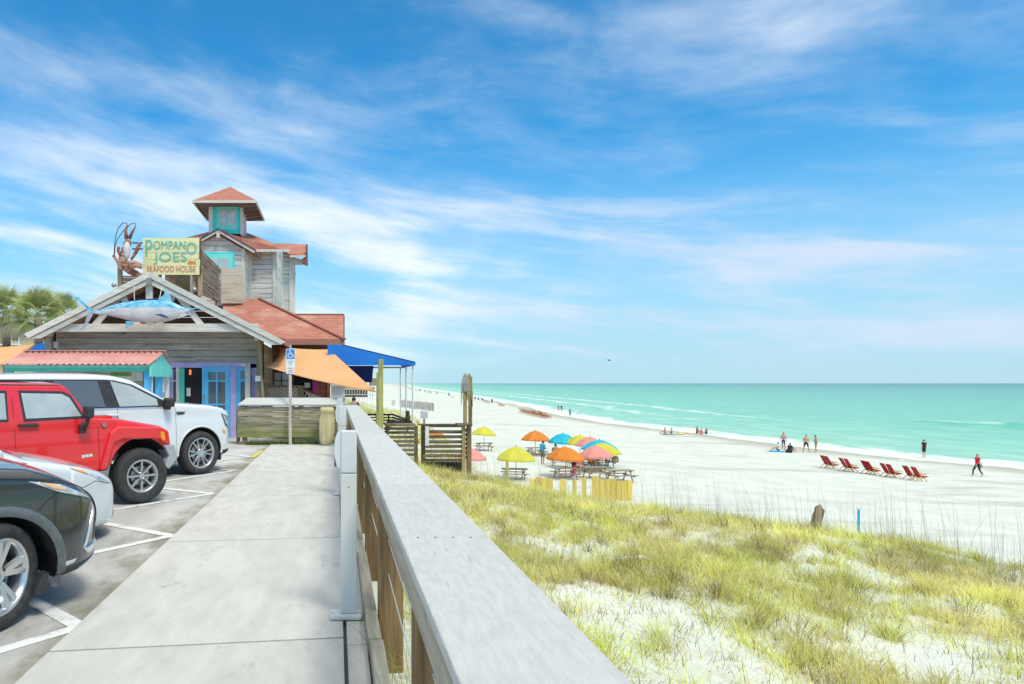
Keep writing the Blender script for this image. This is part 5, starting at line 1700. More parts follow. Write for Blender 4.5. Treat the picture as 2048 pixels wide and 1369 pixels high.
for i in range(13):
    px, py = 1043 + i * 4.35, 826 + i * .98
    d = 150
    for _ in range(4):
        x = (px - CX) / FPX * d
        d = (CAMH - gz(x, d)) * FPX / (py - CY)
    o = ch1 if i == 0 else dup(ch1)
    o.location = (x, d, gz(x, d))
    o.scale = (1.15, 1.15, 1.15)
    o.rotation_euler = (0, 0, R(random.uniform(-6, 6)))
    o['label'] = '%s orange-brown lounger from the left in the tight far row' % ORD[i]


# folded blue parasols and loungers far along the shore
m_fold = M('folded_navy_canvas', (.03, .06, .22), (.04, .09, .30), .8, (4, 4, 4), rnd=.1)
fu0 = thing('folded_parasol', 'x', 'parasol', (0, 0, 0), 'folded navy parasols along the shore')
MB().lathe([(.02, 2.5), (.10, 2.3), (.22, 1.7), (.26, 1.1), (.16, .75), (.03, .7)], 9).build('folded_canopy', m_fold, fu0, smooth=True)
MB().tube([(0, 0, -.1), (0, 0, .8)], .025, 6).build('pole', m_pole, fu0)
FAR = [(984, 806.5), (964, 801.5), (957, 800), (950, 799), (898, 792), (874, 787.5), (862, 786), (858, 785.5), (850, 784), (840, 782), (822, 778.5), (818, 778), (811, 777)]
for i, (px, py) in enumerate(FAR):
    d = 300
    for _ in range(6):
        d = min(900, (CAMH + 4.9) * FPX / (py - CY + 3))
    x = (px - CX) / FPX * d
    o = fu0 if i == 0 else dup(fu0)
    o.location = (x, d, gz(x, d))
    s_ = 1.0 if d < 300 else 1.25
    s_ *= random.uniform(.6, .95)
    o.scale = (s_ * 1.2, s_ * 1.2, s_)
    o['label'] = '%s folded navy parasol counting from the nearest along the far shore' % ORD[i]
for i, (px, py) in enumerate(((1000, 812), (1006, 813), (970, 805), (976, 806), (905, 796))):
    d = (CAMH + 4.85) * FPX / (py - CY)
    x = (px - CX) / FPX * d
    o = dup(ch1, (x, d, gz(x, d)), R(random.uniform(-20, 20)), '%s brown lounger from the right beside the folded navy parasols' % ORD[i])
    o['group'] = 'loungers beside the folded parasols'

# ------------------------------------------------------------------ small things on the dune and in the sky
d = 13.5
c_ = P(1634, 1040, d)
st_ = thing('tree_stump', 'grey-brown broken wooden stump leaning at the dune crest', 'stump', (c_.x, d, gz(c_.x, d)))
mb = MB()
n = 22
for j, (h_, r_) in enumerate(((-.5, .09), (0, .085), (.12, .082), (.22, .08), (.26, .078), (.245, .045))):
    for k in range(n):
        t = 2 * math.pi * k / n
        rr_ = r_ * (1 + .12 * math.sin(3 * t + j) + .06 * math.sin(9 * t))
        mb.v.append((c_.x + rr_ * math.cos(t) + h_ * .16, d + rr_ * math.sin(t), c_.z - .02 + h_ + (.05 * math.sin(t * 2) if j >= 3 else 0)))
for j in range(5):
    for k in range(n):
        mb.f.append((j * n + k, j * n + (k + 1) % n, (j + 1) * n + (k + 1) % n, (j + 1) * n + k))
        mb.m.append(0)
mb.f.append(tuple(5 * n + k for k in range(n)))
mb.m.append(0)
mb.build('trunk', wood('stump_wood', (.27, .19, .11), (.50, .40, .27), 'z', (.10, .07, .045)), st_, smooth=False)
MB().tube([c_ + Vector((-.08, 0, -.06)), c_ + Vector((-.3, -.05, -.16)), c_ + Vector((-.5, -.1, -.28))], [.014, .012, .008], 7).build('root', MATS['stump_wood'], st_)
b0 = P(1718, 1020, 13.2)
bp = thing('marker_stake', 'bright blue plastic marker stake standing in the dune grass', 'marker', (b0.x, 13.2, gz(b0.x, 13.2)))
MB().box((b0.x - .022, 13.2, b0.z - .9), (b0.x + .022, 13.215, b0.z)).build('stake', M('marker_blue', (.01, .38, .78), rnd=0, rough=.4), bp, bevel=.004)
MB().box((b0.x - .026, 13.195, b0.z), (b0.x + .026, 13.22, b0.z + .03)).build('cap', m_whp, bp)
c_ = P(1250, 1168, 8.9)
zg = gz(c_.x, 8.9)
db = thing('driftwood_board', 'pale bleached board lying in the sand between grass tufts', 'board', (c_.x, 8.9, zg))
MB().bar((c_.x - .25, 8.85, zg + .05), (c_.x + .28, 8.95, zg + .06), .10, .03).build('board', M('bleached_board', (.66, .72, .72), (.75, .8, .8), .7, (2, 2, 2)), db, bevel=.01)
for i, (px, py) in enumerate(((1217, 720.5), (1219, 722))):
    c_ = P(px, py, 150 + i * 6)
    bd = thing('seabird', ['seabird gliding low over the horizon, the upper of two', 'seabird gliding low over the horizon, the lower of two'][i], 'bird', c_, 'seabirds over the water')
    s_ = .9
    MB().tube([c_ + Vector((-.28, 0, 0)), c_ + Vector((-.1, 0, .02)), c_ + Vector((.15, 0, .03)), c_ + Vector((.3, 0, 0))], [.02, .08, .07, .015], 8).build('body', M('bird_dark', (.12, .12, .13)), bd, smooth=True)
    for sg in (-1, 1):
        MB().prism([c_ + Vector((.10, 0, .03)), c_ + Vector((.06, sg * .35, .14)), c_ + Vector((-.05, sg * .75, .05)), c_ + Vector((-.06, sg * .35, .12)), c_ + Vector((-.10, 0, .02))], (0, 0, .015)).build('wing', MATS['bird_dark'], bd)

# far sand fence with wooden pickets
sf = thing('sand_fence', 'low picket sand fence on the far dune beyond the canopy poles', 'fence', (14, 90, -3))
w_pk = wood('picket_wood', (.25, .22, .19), (.38, .35, .31), 'z')
for k in range(46):
    px = 802 + k * 1.45 + random.uniform(-.3, .3)
    d = 96 - k * .25
    x = (px - CX) / FPX * d
    zt_ = P(px, 800.5 + k * .13 + random.uniform(-1.2, 1.2), d).z
    MB().box((x - .035, d, zt_ - 1.0), (x + .035, d + .02, zt_)).build('picket', w_pk, sf)

# far pavilion and white posts behind the orange sail
pv = thing('beach_house', 'distant pale beach house with white porch posts seen below the orange sail', 'building', P(720, 800, 60))
m_phw = M('pale_house_wall', (.55, .53, .50), (.62, .60, .57), .8, (2, 2, 2))
pp('wall', 662, 772, 690, 830, 58, 4, m_phw, pv)
pp('roof', 660, 768, 692, 772.5, 57.5, 5, M('house_roof_grey', (.40, .40, .40)), pv)
pp('porch_wall', 678, 780, 735, 795, 62, 2, M('porch_shadow', (.16, .14, .11), (.24, .21, .17), .8, (1, 1, 2)), pv)
pp('porch_roof', 676, 774, 750, 780, 60, 4, M('porch_roof_tan', (.42, .38, .30)), pv)
for k in range(11):
    x = 693 + k * 5.2
    pp('porch_post', x, 778, x + 1.2, 840, 59, .08, m_phw, pv)
pp('porch_rail', 690, 789, 752, 790.2, 58.9, .06, m_phw, pv)
pp('upper_storey', 742, 757, 755, 772, 70, 4, M('far_brown_wall', (.22, .17, .14), (.3, .25, .2), .8, (1, 1, 1)), pv)
for k in range(3): pp('white_bin', 784 + k * 2.4, 800, 785.8 + k * 2.4, 812, 52, .3, m_whp, pv)

# ------------------------------------------------------------------ hotel and palms at the left
ho = thing('hotel', 'distant cream hotel with stacked balconies behind the palms', 'building', P(15, 700, 75))
m_cre = M('cream_stucco', (.58, .47, .26), (.66, .55, .33), .8, (.5, .5, .5))
pp('wall', -60, 640, 37, 806, 75, 8, m_cre, ho)
pp('parapet', -60, 637, 38, 641, 74.8, 8.4, m_whp, ho)
for r_ in range(3):
    y = 652 + r_ * 22
    pp('balcony_slab', -60, y + 14, 37, y + 16.5, 74.2, .8, m_whp, ho)
    pp('balcony_rail', 20, y + 8, 36, y + 14, 74.3, .1, m_cre, ho)
    for x in (-20, -8, 4, 12, 22, 29):
        wn = pp('window', x, y, x + 5, y + 13, 74.9, .08, m_glass, ho)
        pp('frame', x + 2.2, y, x + 2.8, y + 13, 74.85, .05, m_whp, wn)
for x in (8, 19, 36): pp('column', x, 640, x + 2.2, 720, 74, .3, m_whp, ho)
pp('balcony_opening', -60, 646, -22, 700, 74.9, .06, m_blk, ho)

m_frd = M('palm_leaf', (.36, .44, .15), (.54, .57, .28), .5, (3, 3, 3), rnd=.22, trans=.2)
m_dry = M('dry_palm_leaf', (.50, .45, .32), (.60, .56, .42), .7, (3, 3, 3), rnd=.15, trans=.1)
m_trk = M('palm_trunk', (.16, .13, .09), (.30, .26, .20), .9, (6, 6, 14), rnd=.1, bump=.02)


def frond_mesh(seed, droop):
    r_ = random.Random(seed)
    mb = MB()
    L = .75
    stem = [(0, 0, 0), (L * .5, 0, .06), (L, 0, .04)]
    mb.tube(stem, [.02, .014, .01], 5)
    nl = 34
    for i in range(nl):
        a = R(-115 + 230 * i / (nl - 1)) * .92
        ln = (.85 + .15 * math.cos(a)) * r_.uniform(.9, 1.05) * .95
        dr_ = droop * (1 + .5 * abs(math.sin(a)))
        wv = .024
        d_ = Vector((math.cos(a), math.sin(a), 0))
        n_ = Vector((-d_.y, d_.x, .25 * (1 if i % 2 else -1))).normalized()
        o = Vector(stem[2])
        pts = []
        for t_, w_ in ((0, .35), (.3, 1), (.65, .8), (.88, .35), (1.06, .05)):
            c_ = o + d_ * ln * t_ + Vector((-.10 * math.cos(a) * t_, 0, .10 * math.cos(a) * t_ - dr_ * t_ ** 2.4 + r_.uniform(-.01, .01)))
            pts += [c_ + n_ * wv * w_, c_ - n_ * wv * w_]
        mb.add(pts, [(2 * k, 2 * k + 1, 2 * k + 3, 2 * k + 2) for k in range(4)])
    me = bpy.data.meshes.new('frond')
    me.from_pydata(mb.v, [], mb.f)
    return me


FR = [frond_mesh(s_, dr_) for s_, dr_ in ((1, .15), (2, .30), (3, .5))]
FG, FDRY = [], []
for me in FR:
    a = me.copy()
    a.materials.append(m_frd)
    b = me.copy()
    b.materials.append(m_dry)
    FG.append(a)
    FDRY.append(b)


def palm(px, py, d, size, label, seed):
    r_ = random.Random(seed)
    c_ = P(px, py, d)
    t = thing('fan_palm', label, 'palm tree', (c_.x, d, -.1), 'fan palms left of the restaurant')
    MB().tube([(c_.x + .15, d, -.4), (c_.x + .05, d, c_.z * .5), (c_.x, d, c_.z)], [.22, .19, .17], 14).build('trunk', m_trk, t, smooth=True)
    nf = 38
    for i in range(nf):
        q = i / nf
        el = R(80 - 125 * q + r_.uniform(-8, 8))
        az = i * 2.39996 + r_.uniform(-.2, .2)
        dry = q > .80
        me = (FDRY if dry else FG)[0 if q < .3 else 1 if q < .7 else 2]
        o = bpy.data.objects.new('frond', me)
        col.objects.link(o)
        o.parent = t
        o.location = (0, 0, c_.z + .1 - .25 * q)
        o.rotation_euler = (r_.uniform(-.4, .4), -el, az)
        s_ = size * r_.uniform(.85, 1.08) * (1 if not dry else .9)
        o.scale = (s_, s_, s_)


palm(12, 628, 33, .98, 'fan palm cut by the left edge of the photo', 1)
palm(76, 632, 30, .92, 'full fan palm in front of the cream hotel', 2)
palm(128, 628, 36, .78, 'small fan palm peeking out above the gable roof', 3)

# ------------------------------------------------------------------ people
def V(*a): return Vector(a)


SKIN = M('skin_tan', (.52, .28, .17), (.58, .33, .21), .55, (8, 8, 8), rnd=0, space='obj')
SKIN2 = M('skin_fair', (.62, .38, .28), (.68, .44, .33), .55, (8, 8, 8), rnd=0, space='obj')
HAIR = M('dark_hair', (.03, .02, .015), (.05, .035, .025), .6, (20, 20, 20), rnd=0, space='obj')


def fabric(n, c): return M('cloth_' + n, c, tuple(min(1, v * 1.25) for v in c), .85, (7, 7, 7), rnd=0, space='obj')


CL = {k: fabric(k, c) for k, c in dict(blue=(.03, .33, .52), khaki=(.17, .16, .08), black=(.02, .02, .022), red=(.62, .02, .03), white=(.72, .72, .70), green=(.10, .22, .12), grey=(.25, .26, .27), orange=(.62, .24, .07), pink=(.75, .08, .28), navy=(.06, .09, .28), brown=(.34, .19, .08), yellow=(.70, .65, .12), rose=(.70, .20, .22)).items()}


def skeleton(pose, ph=0.):
    """joints in metres for a 1.75 m figure that faces +y"""
    J = dict(pel=V(0, 0, .95), che=V(0, .0, 1.32), nec=V(0, .0, 1.50), hea=V(0, .02, 1.63))
    for s, n in ((-1, 'l'), (1, 'r')):
        J[n + 'hip'], J[n + 'kne'], J[n + 'ank'], J[n + 'toe'] = V(s * .09, 0, .92), V(s * .10, .02, .50), V(s * .10, -.02, .08), V(s * .11, .16, .03)
        J[n + 'sho'], J[n + 'elb'], J[n + 'wri'], J[n + 'han'] = V(s * .19, 0, 1.43), V(s * .25, -.02, 1.15), V(s * .26, .06, .91), V(s * .26, .09, .80)
    if pose == 'walk':
        for s, n in ((-1, 'l'), (1, 'r')):
            J[n + 'kne'] = V(s * .10, .16 * s + .08, .52)
            J[n + 'ank'] = V(s * .10, .30 * s - .02, .10 if s > 0 else .14)
            J[n + 'toe'] = J[n + 'ank'] + V(0, .15, -.03 if s > 0 else -.09)
            J[n + 'elb'] = V(s * .24, -.14 * s, 1.17)
            J[n + 'wri'] = V(s * .24, -.20 * s + .10, .95)
            J[n + 'han'] = J[n + 'wri'] + V(0, -.03 * s + .03, -.10)
    if pose == 'phone':
        for s, n in ((-1, 'l'), (1, 'r')):
            J[n + 'elb'] = V(s * .24, .02, 1.15)
            J[n + 'wri'] = V(s * .10, .24, 1.16)
            J[n + 'han'] = V(s * .05, .30, 1.20)
        J['hea'] = V(0, .06, 1.61)
    if pose == 'stride':
        for s, n in ((-1, 'l'), (1, 'r')):
            J[n + 'kne'] = V(s * .20, .04, .52)
            J[n + 'ank'] = V(s * .30, .02, .08)
            J[n + 'toe'] = V(s * .34, .17, .03)
    if pose in ('sit', 'ground'):
        dz = .50 if pose == 'sit' else .82
        for k in J: J[k] = J[k] - V(0, 0, dz)
        for s, n in ((-1, 'l'), (1, 'r')):
            z0 = .95 - dz
            if pose == 'sit':
                J[n + 'kne'] = V(s * .12, .42, z0 + .02)
                J[n + 'ank'] = V(s * .12, .40, .08)
                J[n + 'toe'] = V(s * .13, .56, .03)
                J[n + 'elb'] = J[n + 'sho'] + V(s * .06, .10, -.26)
                J[n + 'wri'] = J[n + 'elb'] + V(-s * .06, .22, -.02)
            else:
                J[n + 'kne'] = V(s * .14, .34, .42)
                J[n + 'ank'] = V(s * .13, .62, .08)
                J[n + 'toe'] = V(s * .13, .78, .05)
                J[n + 'elb'] = J[n + 'sho'] + V(s * .06, .12, -.24)
                J[n + 'wri'] = J[n + 'elb'] + V(0, .20, .0)
            J[n + 'han'] = J[n + 'wri'] + V(0, .10, 0)
    if pose == 'lie':
        K = {}
        for k, p in J.items(): K[k] = V(p.x, p.z - .95, .12 + p.y * .6)
        J = K
        for n in 'lr':
            J[n + 'kne'].z += .12
            J[n + 'elb'].z = .10
            J[n + 'wri'].z = .10
            J[n + 'han'].z = .08
    return J


def person(label, px, py, hgt, face, pose, skin, top, bottom, sleeve=.5, short=.9, d=None, zoff=0, hair=HAIR, loc=None, zb=None, trunks=False):
    if loc is None:
        d_ = d or 60
        x = (px - CX) / FPX * d_
        if d is None:
            for _ in range(6):
                x = (px - CX) / FPX * d_
                d_ = (CAMH - ground(x, d_)) * FPX / (py - CY)
        x = (px - CX) / FPX * d_
        loc = (x, d_, (ground(x, d_) if zb is None else zb) + zoff)
    J = skeleton(pose)
    B = [('pel', 'che', .135, .15, 'T', 1.), ('che', 'nec', .15, .065, 'T', .72), ('nec', 'hea', .055, .06, 'S', 1.)]
    for n in 'lr':
        B += [(n + 'hip', n + 'kne', .085, .058, 'L', 1), (n + 'kne', n + 'ank', .056, .038, 'C', 1), (n + 'ank', n + 'toe', .042, .03, 'S', 1), (n + 'sho', n + 'elb', .052, .042, 'A', 1), (n + 'elb', n + 'wri', .04, .028, 'F', 1), (n + 'wri', n + 'han', .03, .034, 'S', 1),
              ('nec', n + 'sho', .06, .058, 'T', 1), ('pel', n + 'hip', .12, .10, 'P', 1), (n + 'sho', 'che', .07, .12, 'T', 1)]
    mb = MB()
    for a, b, r0, r1, _, _2 in B:
        p, q = J[a], J[b]
        dv = (q - p)
        ln = dv.length
        dv.normalize()
        mb.tube([p - dv * r0 * .8, p - dv * r0 * .4, p, p.lerp(q, .5), q, q + dv * r1 * .4, q + dv * r1 * .8], [r0 * .5, r0 * .85, r0, (r0 + r1) / 2 * (1.08 if _ in 'LCA' else 1), r1, r1 * .85, r1 * .5], 10)
    h = J['hea']
    fw = V(0, 1, 0) if pose != 'lie' else V(0, 0, 1)
    up = V(0, 0, 1) if pose != 'lie' else V(0, 1, 0)
    mb.tube([h + up * z for z in (-.115, -.09, -.03, .04, .09, .115, .125)], [.035, .06, .078, .085, .07, .04, .01], 12)
    mb.tube([h + fw * .07 + up * .01, h + fw * .105 - up * .025, h + fw * .085 - up * .04], [.014, .018, .012], 6)   # nose
    for s in (-1, 1): mb.tube([h + V(s * .078, 0, 0) - up * .03, h + V(s * .092, 0, 0) + up * .03], .02, 6)             # ears
    for n in 'lr':                                                                                                  # fingers and thumb
        w_, e_ = J[n + 'han'], (J[n + 'han'] - J[n + 'wri']).normalized()
        for k in range(4): mb.tube([w_ + fw * (.03 - k * .02), w_ + fw * (.03 - k * .02) + e_ * (.075 - .012 * abs(k - 1.4))], [.011, .009], 5)
        mb.tube([w_ - e_ * .05 + fw * .035, w_ + fw * .06 + e_ * .01], [.012, .01], 5)
    me = bpy.data.meshes.new('body')
    me.from_pydata(mb.v, [], mb.f)
    o = bpy.data.objects.new('body_tmp', me)
    col.objects.link(o)
    rm = o.modifiers.new('r', 'REMESH')
    rm.mode = 'VOXEL'
    rm.voxel_size = .021
    sm = o.modifiers.new('s', 'SMOOTH')
    sm.iterations = 2
    dg = bpy.context.evaluated_depsgraph_get()
    m2 = bpy.data.meshes.new_from_object(o.evaluated_get(dg))
    bpy.data.objects.remove(o)
    mats = [skin, hair, CL[top] if top else skin, CL[bottom] if bottom else skin]
    m2.materials.clear()
    for m_ in mats: m2.materials.append(m_)
    n = len(m2.polygons)
    cen = np.zeros(n * 3)
    m2.polygons.foreach_get('center', cen)
    cen = cen.reshape(-1, 3)
    best = np.full(n, 9.)
    idx = np.zeros(n, int)
    for a, b, r0, r1, k, fr in B:
        p, q = np.array(J[a]), np.array(J[b])
        dv = q - p
        t = np.clip(((cen - p) @ dv) / (dv @ dv), 0, 1)
        dist = np.linalg.norm(cen - (p + t[:, None] * dv), axis=1) - (r0 + (r1 - r0) * t)
        mi = np.zeros(n, int)
        if k == 'T': mi = np.where(t <= fr, 2, 0)
        elif k == 'P': mi[:] = 3
        elif k == 'L': mi = np.where(t < short, 3, 0)
        elif k == 'C': mi = np.where(t < short - 1, 3, 0)
        elif k == 'A': mi = np.where(t < sleeve, 2, 0)
        elif k == 'F': mi = np.where(t < sleeve - 1, 2, 0)
        if a == 'pel' and b == 'che': mi = np.where(t < .22, 3, 2)
        c = dist < best
        best[c] = dist[c]
        idx[c] = mi[c]
    r_ = cen - np.array(h)
    ish = (np.linalg.norm(r_, axis=1) < .15)
    fr_, ur_ = r_ @ np.array(fw), r_ @ np.array(up)
    hm = ish & ((ur_ > .055) | ((fr_ < .0) & (ur_ > -.05)))
    idx[ish & (ur_ > -.11)] = 0
    idx[hm] = 1
    m2.polygons.foreach_set('material_index', idx.astype(np.int32))
    m2.polygons.foreach_set('use_smooth', [True] * n)
    ob = bpy.data.objects.new('person', m2)
    col.objects.link(ob)
    s = hgt / 1.75
    ob.scale = (s, s, s)
    ob.location = loc
    ob.rotation_euler = (0, 0, R(face))
    tag(ob, label, 'person')
    return ob


# face: 0 looks away from the camera, 180 towards it, 90 left, -90 right
person('person in a blue hooded jacket and khaki shorts standing among the picnic tables', 1085, 930, 1.78, -60, 'phone', SKIN, 'blue', 'khaki', 2, .95)
person('person in a black shirt and shorts standing at the water edge seen from behind', 1848, 917, 1.75, 10, 'stand', SKIN2, 'black', 'black', .6, .75)
person('person in a red top and black leggings walking left along the wet sand', 1955, 954, 1.62, 90, 'walk', SKIN, 'red', 'black', 1.6, 1.8)
person('shirtless person in blue trunks standing behind the seated group', 1567, 901, 1.80, 170, 'stand', SKIN, None, 'navy', 0, .8)
person('shirtless person in black shorts with legs apart on the sand', 1612, 906, 1.75, 175, 'stride', SKIN, None, 'black', 0, .8)
person('shirtless person in brown trunks looking down beside the one with legs apart', 1632, 906, 1.75, 60, 'phone', SKIN, None, 'brown', 0, .75)
person('seated person with bare shoulders on a blue towel below the standing shirtless one', 1557, 903, 1.7, 60, 'ground', SKIN2, 'white', 'navy', .3, .5)
person('seated person in black reclining at the right of the towel group', 1580, 905, 1.75, -70, 'ground', SKIN, 'black', 'khaki', .8, .9)
person('walker in a green top, left one of the dark pair by the surf', 1117, 824.5, 1.72, 175, 'walk', SKIN2, 'green', 'grey', .8, .9)
person('walker in a black top, right one of the dark pair by the surf', 1123, 824.5, 1.76, 175, 'walk', SKIN2, 'black', 'khaki', .8, .9)
person('walker in a blue shirt and dark trousers by the far surf', 1140, 834.5, 1.80, 175, 'walk', SKIN2, 'blue', 'black', 1.5, 1.9)
person('walker in white clothes beside the one in the blue shirt', 1152, 834.5, 1.70, 175, 'walk', SKIN2, 'white', 'white', 1, 1.5)
person('sunbather with raised back, leftmost of those lying near the surf', 1330, 868, 1.7, 80, 'ground', SKIN2, 'rose', 'grey', .3, .5)
person('sunbather leaning back, second from the left near the surf', 1343, 869, 1.7, 70, 'ground', SKIN2, 'grey', 'navy', .3, .5)
person('sunbather lying flat with dark hair near the surf', 1366, 870, 1.7, 80, 'lie', SKIN2, 'yellow', 'yellow', .3, .4)
person('crouching dark-haired person at the left of the trio by the surf', 1394, 867.5, 1.8, -80, 'ground', SKIN, 'brown', 'black', .6, .6)
person('crouching person in pink in the middle of the trio by the surf', 1403, 869.5, 1.55, 100, 'ground', SKIN2, 'pink', 'rose', .5, .7)
person('crouching person in black at the right of the trio by the surf', 1413, 869, 1.6, 90, 'ground', SKIN2, 'black', 'black', .6, .9)
person('seated guest in black beside a pink bag under the front orange parasol', 1147, 0, 1.7, -90, 'sit', SKIN, 'black', 'black', .9, 1, d=46.5)
person('seated guest in a peach top with back turned below the front salmon parasol', 1158, 0, 1.65, -10, 'sit', SKIN2, 'rose', 'orange', .2, .8, d=47.2)
person('seated guest in orange leaning over the table under the salmon parasol', 1179, 0, 1.75, -80, 'sit', SKIN, 'orange', 'khaki', .4, .8, d=48.3, zoff=.1)
person('dark-haired guest peeking out behind the front orange parasol', 1111, 0, 1.75, -20, 'sit', SKIN, 'brown', 'black', .6, .8, d=51.5, zoff=.3)
person('standing guest in grey partly hidden under the right-hand yellow parasol', 1213, 0, 1.6, 100, 'stand', SKIN2, 'grey', 'white', .8, .9, d=51)
person('dark-haired person looking over the far end of the railing', 708, 0, 1.66, 10, 'stand', SKIN, 'brown', 'black', 1.5, 1.9, d=30, zb=-.5)
person('dark-haired person in black standing behind the far end of the railing', 714, 0, 1.62, -40, 'stand', SKIN, 'black', 'black', 1.6, 1.9, d=27, zb=-.62)
for i, (px, py) in enumerate(((832, 783), (836, 784), (795, 779), (789, 777.5))):
    d_ = 6.6 * FPX / (py - CY)
    person('tiny figure far along the shore, %s from the right' % ORD[i], px, 0, 1.75, 40 * i, 'walk', SKIN, ['blue', 'black', 'white', 'red'][i], 'black', 1, .9, d=d_)

# things lying by the people
def lump(name, label, cat, px, py, size, mat, d=None, h_=0):
    d_ = d or 60
    for _ in range(6):
        x = (px - CX) / FPX * d_
        if d is None: d_ = (CAMH - ground(x, d_)) * FPX / (py - CY)
    z = ground(x, d_) + h_
    mb = MB()
    mb.lathe([(.001, 0), (.8, 0), (1, .18), (.95, .5), (.8, .8), (.45, 1), (.001, 1.0)], 16)
    mb.v = [(x + v[0] * size[0] * (1 + .1 * math.sin(5 * v[1])), d_ + v[1] * size[1], z + v[2] * size[2]) for v in mb.v]
    t = thing(name, label, cat, (x, d_, z))
    mb.build('bag_body', mat, t, smooth=True)
    mb2 = MB()
    mb2.tube([(x - size[0] * .5, d_, z + size[2] * .9), (x - size[0] * .3, d_, z + size[2] * 1.35), (x + size[0] * .3, d_, z + size[2] * 1.35), (x + size[0] * .5, d_, z + size[2] * .9)], .02, 6)
    mb2.build('handle', mat, t, smooth=True)


lump('beach_bag', 'black beach bag beside the seated group on the blue towel', 'bag', 1579, 906, (.30, .2, .4), CL['black'])
lump('wicker_bag', 'grey wicker bag on the right end of the picnic table', 'bag', 1231, 0, (.26, .18, .42), wood('wicker', (.28, .22, .15), (.42, .36, .27), 'z', s=2), d=49, h_=.5)
lump('pink_bag', 'bright pink bag beside the seated guest in black', 'bag', 1147.5, 0, (.13, .12, .5), CL['pink'], d=45.9)
lump('shoulder_bag', 'pale grey shoulder bag carried by the walker in red', 'bag', 1961, 0, (.16, .10, .30), CL['grey'], d=51, h_=.55)
for px, py, nm, lab in ((1558, 904, 'blue', 'blue beach towel under the seated group'), (1338, 870, 'grey', 'grey beach towel under the two leaning sunbathers')):
    d_ = 60
    for _ in range(6):
        x = (px - CX) / FPX * d_
        d_ = (CAMH - ground(x, d_)) * FPX / (py - CY)
    tw = MB().grid(lambda u, v: (x - 1 + 2 * u, d_ - .5 + 1 * v, ground(x, d_) + .06 + .02 * math.sin(9 * u + 4 * v)), 12, 8).build('beach_towel', CL[nm], smooth=True, fix=False)
    tw.modifiers.new('t', 'SOLIDIFY').thickness = .02
    tag(tw, lab, 'towel')

# ------------------------------------------------------------------ dune grass, sea oats, weeds
def grass_mat(name, tr=.48):
    m = bpy.data.materials.new(name)
    m.use_nodes = True
    g = N(m.node_tree)
    p = m.node_tree.nodes['Principled BSDF']
    at = g.new('ShaderNodeAttribute', attribute_name='blade_colour')
    g.put(p.inputs['Base Color'], at.outputs['Color'])
    p.inputs['Roughness'].default_value = .6
    p.inputs['Specular IOR Level'].default_value = .25
    t = g.new('ShaderNodeBsdfTranslucent')
    g.put(t.inputs[0], at.outputs['Color'])
    ms = g.new('ShaderNodeMixShader')
    ms.inputs[0].default_value = tr
    m.node_tree.links.new(p.outputs[0], ms.inputs[1])
    m.node_tree.links.new(t.outputs[0], ms.inputs[2])
    m.node_tree.links.new(ms.outputs[0], m.node_tree.nodes['Material Output'].inputs[0])
    return m


M_GR = grass_mat('dune_grass_blades')


def blades(name, base, ln, az, lean, wd, colr, label, cat, droop=.9, seg=3):
    """base n,3; each blade a tapering strip that arches over"""
    n = len(base)
    ts = np.linspace(0, 1, seg + 1)
    dirh = np.stack([np.cos(az), np.sin(az), np.zeros(n)], 1)
    side = np.stack([-np.sin(az), np.cos(az), np.zeros(n)], 1)
    roll = rng.uniform(-.9, .9, n)[:, None]
    side = side * np.cos(roll) + dirh * np.sin(roll)
    rows = []
    for t in ts:
        ang = lean * (.35 + droop * t)
        # integrate roughly: arc of growing lean
        c = base + dirh * (ln * t * np.sin(ang * .75))[:, None] + np.array([0, 0, 1.]) * (ln * t * np.cos(ang * .75))[:, None]
        w_ = wd * (1 - t) ** .7 * (1 if t < 1 else 0) + .0004
        rows.append(np.stack([c + side * w_[:, None], c - side * w_[:, None]], 1))
    vs = np.stack(rows, 1).reshape(-1, 3)           # n, seg+1, 2
    k = 2 * (seg + 1)
    b = (np.arange(n) * k)[:, None]
    fs = np.concatenate([b + np.array([[2 * j, 2 * j + 1, 2 * j + 3, 2 * j + 2]]) for j in range(seg)], 1).reshape(-1, 4)
    me = bpy.data.meshes.new(name)
    me.vertices.add(len(vs))
    me.vertices.foreach_set('co', vs.astype(np.float32).ravel())
    me.loops.add(fs.size)
    me.loops.foreach_set('vertex_index', fs.astype(np.int32).ravel())
    me.polygons.add(len(fs))
    me.polygons.foreach_set('loop_start', np.arange(0, fs.size, 4, dtype=np.int32))
    me.update()
    ca = me.color_attributes.new('blade_colour', 'FLOAT_COLOR', 'POINT')
    cc = np.repeat(np.concatenate([colr, np.ones((n, 1))], 1), k, 0)
    ca.data.foreach_set('color', cc.astype(np.float32).ravel())
    me.materials.append(M_GR)
    o = bpy.data.objects.new(name, me)
    col.objects.link(o)
    tag(o, label, cat, None, 'stuff')
    return o


def nz(x, y, f, s): return noise.noise(Vector((x * f, y * f, s)))


PAL = np.array([[.72, .80, .15], [.80, .86, .20], [.88, .88, .32], [.88, .78, .38], [.48, .60, .10], [.74, .56, .24]])
PW = np.array([.24, .28, .22, .13, .08, .05])


